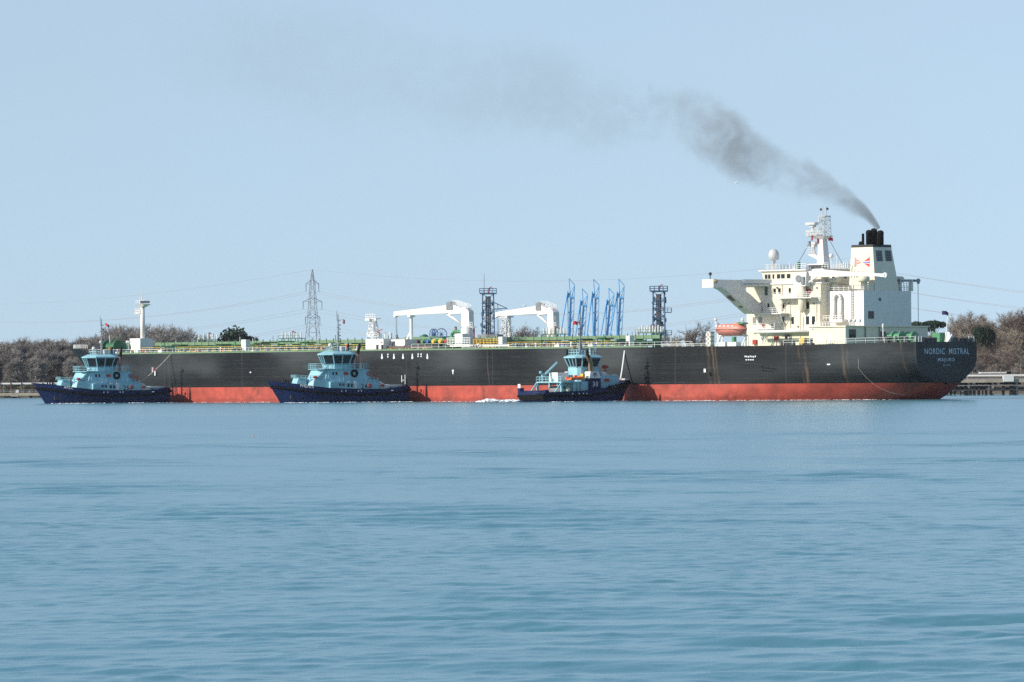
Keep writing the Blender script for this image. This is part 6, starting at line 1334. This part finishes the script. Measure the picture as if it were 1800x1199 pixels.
    MB().tube((5.4, -1.8, 5.4), (5.4, -1.8, 6.6), .3, None, 7).ball((5.4, -1.8, 7.2), .7, 9, (1.2, 1, .6)).build('fire_monitor', M['redpaint'], root); MB().box(3.9, 5.0, -2.6, -1.6, 5.4, 6.2).build('roof_locker', M['white'], root)
    return fr, root
NUM = '30'
FC, tC = pushing_tug()
# tug flags
for fr_, lx_, w_, h_, dx_, z_, tl, lab in ((FA, -.7, .9, .6, .9, 18.3, .4, 'red ensign on the mast of the leftmost tug'), (FB, -.7, -.45, .9, 1.5, 17.9, .5, 'red ensign on the mast of the middle tug'), (FC, 0, -1.0, .75, -.5, 16.6, .35, 'red ensign on the mast of the rightmost tug')):
    fl = flag(900, 600, w_, h_, 1000, 'flagred', lab, tl); fl.location = fr_.world(lx_, 0, z_) + Vector((dx_, 0, 0))
# ================================================================ ropes
def rope(a, b, sag, r_, m, label):
    pts = []
    for k in range(15):
        t = k / 14; q = Vector(a).lerp(Vector(b), t); q.z -= 4 * sag * t * (1 - t); pts.append(q)
    tag(MB().path(pts, r_, 6).build('tow_rope', M[m]), label, 'rope')
a = FA.world(-9.3, 0, 4.2); uS, zS = SF.side(302, 622, 23.6); b_ = SF.world(uS, 23.4, ZD + .3)
rope(a, b_, .5, .10, 'rope', 'tan tow rope slanting from the leftmost tug up to the tanker rail')
mid = a.lerp(b_, .46); pn = MB().box(-.35, -.02, -.03, .03, -.55, .55).build('rope_pennant', M['letterwhite']); pn.location = mid; tag(pn, 'small white and red pennant hanging on the tan tow rope', 'pennant')
MB().box(-.0, .3, -.025, .025, -.5, .5).build('red_half', M['flagred'], pn)
a = FC.world(11.5, 0, 4.6); uS, zS = SF.side(1098, 611, 23.6)
rope(a, SF.world(uS, 23.4, ZD + .5), .4, .17, 'whiterope', 'thick white tow rope rising from the rightmost tug bow to the tanker')
lp = []
for k in range(17):
    t = k / 16; X = 1263 + 180 * t; Y = 865 + 220 * t - 55 * math.sin(math.pi * t) * -1
    u, z = S5(X, Y, 24.0); lp.append((u, max(hb(u, z), 0) + .12, z))
MB().path(lp, .03, 5).tube(lp[0], (lp[0][0] + .1, lp[0][1], lp[0][2] + 3.4), .03, None, 4).build('hanging_line', M['rope'], ship)

# ================================================================ foam, buoy, gulls
M['foam'] = mat('foam_white', (0.82, 0.84, 0.85), .8, .05, 3)
def foam(name, blobs):
    b = MB()
    for (x, y, z, r_, sx, sz) in blobs: b.ball((x, y, z), r_, 6, (sx, 1, sz))
    o = b.build(name, M['foam'], smooth=True); tag(o, None, None, None, 'stuff'); return o
rf = random.Random(9); bl = []
for k in range(420):                                   # propeller wash astern of the pushing tug
    t = rf.random() ** 1.2; p = at(916 - 76 * t, 705, FC.o.y - 4 + rf.uniform(-3, 5))
    hump = .55 * math.exp(-((t - .72) / .16) ** 2) + .28 * math.exp(-((t - .25) / .25) ** 2) + .12
    bl.append((p.x, p.y, rf.uniform(0, hump), rf.uniform(.08, .32), rf.uniform(1, 2.4), rf.uniform(.4, .9)))
foam('propeller_wash', bl)
bl = []
for fr, x0, x1, side, hw in ((FA, -15.5, 12.5, 1, 5.4), (FB, -15.5, 12.8, 1, 5.4), (FC, -14, 9, -1, 4.7)):
    for k in range(200):
        x = rf.uniform(x0, x1); w_ = hw if x < 4 else hw * max(0, 1 - ((x - 4) / 9.2) ** 2.1) ** .72
        p = fr.world(x, side * (w_ * .9 + abs(rf.gauss(.3, .8))), 0); bl.append((p.x, p.y, .0, rf.uniform(.05, .17), rf.uniform(1.5, 4), rf.uniform(.3, .8)))
for k in range(420):
    u = rf.uniform(7, 255); u = rf.uniform(7, 60) if k % 3 == 0 else u; p = SF.world(u, hb(u, 0) + abs(rf.gauss(0, .7)), 0); bl.append((p.x, p.y, 0, rf.uniform(.05, .16), rf.uniform(1.5, 4.5), rf.uniform(.25, .7)))
foam('wake_foam', bl)
p = at(445, 767, 4 * FPX / (767 - 676)); bo = empty('marker_buoy', (p.x, p.y, 0)); bo.scale = (.55, .55, .55); MB().lathe([(.03, -.15), (.15, -.05), (.16, .08), (.04, .16)], (0, 0, 0), 10).build('float', M['orange'], bo, True); MB().tube((0, 0, .14), (0, 0, .3), .02, None, 5).build('stick', M['orange'], bo)
tag(bo, 'tiny orange marker buoy on the open water', 'buoy')
def gull(px, py, Y, rz, label, s=1.0):
    e = empty('gull', at(px, py, Y), rz); e.scale = (s, s, s)
    MB().ball((0, 0, 0), .17, 8, (2.0, .8, .75)).ball((.36, 0, .06), .09, 7).build('body', M['gull'], e, True)
    for sd in (1, -1): MB().add([(.12, 0, .05), (-.12, 0, .05), (-.08, sd * .4, .22), (.14, sd * .4, .24), (-.10, sd * .85, .12), (.0, sd * .85, .13)], [(0, 1, 2, 3), (3, 2, 4, 5)]).build('wing', M['gull'], e)
    tag(e, label, 'gull')
gull(1294.5, 321.5, 1000, R(150), 'white gull flying below the smoke plume', 1.0)
gull(39.5, 598.5, 1400, R(200), 'white gull flying before the left wood', 1.3)
gull(922.5, 537.5, 1140, R(170), 'white gull above the middle crane boom', 1.0)

# ================================================================ funnel smoke
fsrc = SF.world(UT + 1, -.5, 0)
PL = [(1545, 402, 10), (1532, 385, 17), (1510, 364, 28), (1478, 344, 44), (1440, 324, 60), (1390, 308, 70), (1340, 286, 82), (1290, 255, 100), (1235, 225, 110), (1150, 205, 105), (1050, 185, 130), (930, 165, 150), (790, 150, 165), (640, 128, 175), (480, 100, 165), (330, 80, 140), (240, 65, 100)]
PW = []
for px, py, r_ in PL:
    Yd = fsrc.y - .06 * (1545 - px) / 8.0; p = at(px, py, Yd); PW.append((p, r_ / (FPX / Yd)))
def smoke():
    b = MB(); n = 14; V = []
    for k, (p, r_) in enumerate(PW):
        d = (PW[min(k + 1, len(PW) - 1)][0] - PW[max(k - 1, 0)][0]).normalized(); a = Vector((0, 1, 0)); c = d.cross(a).normalized()
        for i in range(n): t = 2 * math.pi * i / n; V.append(p - fsrc + a * (r_ * 1.0 * math.cos(t)) + c * (r_ * math.sin(t)))
    m = len(PW); Fc = [(k * n + i, k * n + (i + 1) % n, (k + 1) * n + (i + 1) % n, (k + 1) * n + i) for k in range(m - 1) for i in range(n)] + [tuple(range(n))[::-1], tuple(range((m - 1) * n, m * n))]
    b.add(V, Fc)
    mt = bpy.data.materials.new('funnel_smoke'); mt.use_nodes = True; N = mt.node_tree.nodes; L = mt.node_tree.links; N.clear()
    out = N.new('ShaderNodeOutputMaterial'); pv = N.new('ShaderNodeVolumePrincipled'); pv.inputs['Color'].default_value = (0.58, 0.55, 0.46, 1); pv.inputs['Anisotropy'].default_value = 0.2; L.new(pv.outputs[0], out.inputs['Volume'])
    tc = N.new('ShaderNodeTexCoord'); sp = N.new('ShaderNodeSeparateXYZ'); L.new(tc.outputs['Object'], sp.inputs[0])
    def mth(o, a, c=None):
        q = N.new('ShaderNodeMath'); q.operation = o
        for i, v in enumerate((a, c)):
            if v is None: continue
            if isinstance(v, (int, float)): q.inputs[i].default_value = v
            else: L.new(v, q.inputs[i])
        return q.outputs[0]
    xs = [p.x - fsrc.x for p, _ in PW]; x0, x1 = xs[0], xs[-1]
    t = mth('DIVIDE', mth('SUBTRACT', sp.outputs['X'], x0), x1 - x0)
    def curve(vals):
        fc = N.new('ShaderNodeFloatCurve'); c = fc.mapping.curves[0]; lo, hi = min(vals), max(vals); hi = hi if hi > lo else lo + 1
        ts = [(x - x0) / (x1 - x0) for x in xs]
        c.points[0].location = (ts[0], (vals[0] - lo) / (hi - lo)); c.points[1].location = (ts[-1], (vals[-1] - lo) / (hi - lo))
        for a, v in zip(ts[1:-1], vals[1:-1]): c.points.new(a, (v - lo) / (hi - lo))
        fc.mapping.update(); L.new(t, fc.inputs['Value']); return mth('ADD', mth('MULTIPLY', fc.outputs[0], hi - lo), lo)
    cz = curve([p.z - fsrc.z for p, _ in PW]); cy = curve([p.y - fsrc.y for p, _ in PW]); rd = curve([r_ for _, r_ in PW])
    dens = curve(DENS); bias = curve(BIAS)
    dz = mth('SUBTRACT', sp.outputs['Z'], cz); dyy = mth('SUBTRACT', sp.outputs['Y'], cy)
    rr = mth('DIVIDE', mth('SQRT', mth('ADD', mth('MULTIPLY', dz, dz), mth('MULTIPLY', dyy, dyy))), rd)
    fo = N.new('ShaderNodeMapRange'); fo.interpolation_type = 'SMOOTHSTEP'; fo.inputs[1].default_value = 1.0; fo.inputs[2].default_value = .35; fo.inputs[3].default_value = 0; fo.inputs[4].default_value = 1; L.new(rr, fo.inputs[0])
    nz = N.new('ShaderNodeTexNoise'); nz.inputs['Detail'].default_value = 6; nz.inputs['Roughness'].default_value = .6; nz.inputs['Scale'].default_value = .20; nz.inputs['Distortion'].default_value = 1.2; L.new(tc.outputs['Object'], nz.inputs['Vector'])
    big = N.new('ShaderNodeTexNoise'); big.inputs['Detail'].default_value = 3; big.inputs['Scale'].default_value = .06; L.new(tc.outputs['Object'], big.inputs['Vector'])
    mx = mth('ADD', mth('MULTIPLY', nz.outputs['Fac'], .62), mth('MULTIPLY', big.outputs['Fac'], .38))
    thr = mth('ADD', mth('ADD', mx, mth('MULTIPLY', fo.outputs[0], .22)), bias)
    nm = N.new('ShaderNodeMapRange'); nm.interpolation_type = 'SMOOTHSTEP'; nm.inputs[1].default_value = .61; nm.inputs[2].default_value = .79; L.new(thr, nm.inputs[0])
    L.new(mth('MULTIPLY', mth('MULTIPLY', nm.outputs[0], fo.outputs[0]), dens), pv.inputs['Density'])
    o = b.build('smoke', mt); o.location = fsrc; tag(o, 'grey smoke plume drifting left from the funnel', 'smoke', None, 'stuff')
DENS = [1.1, .50, .25, .125, .07, .06, .065, .09, .06, .024, .015, .011, .007, .0055, .006, .004, .0]
BIAS = [.20, .13, .07, .03, .0, -.01, -.01, -.0, -.01, -.02, .02, .02, .02, .02, .02, .0, .0]
smoke()

# ================================================================ haze
hz = MB().box(-1400, 1400, -60, 3400, -6, 64)
hm_ = bpy.data.materials.new('sea_haze'); hm_.use_nodes = True; N = hm_.node_tree.nodes; N.clear()
ho = N.new('ShaderNodeOutputMaterial'); pv = N.new('ShaderNodeVolumePrincipled'); pv.inputs['Color'].default_value = (.86, .93, 1.0, 1); pv.inputs['Density'].default_value = 0.00002
hm_.node_tree.links.new(pv.outputs[0], ho.inputs['Volume'])
tag(hz.build('haze', hm_), kind='stuff')
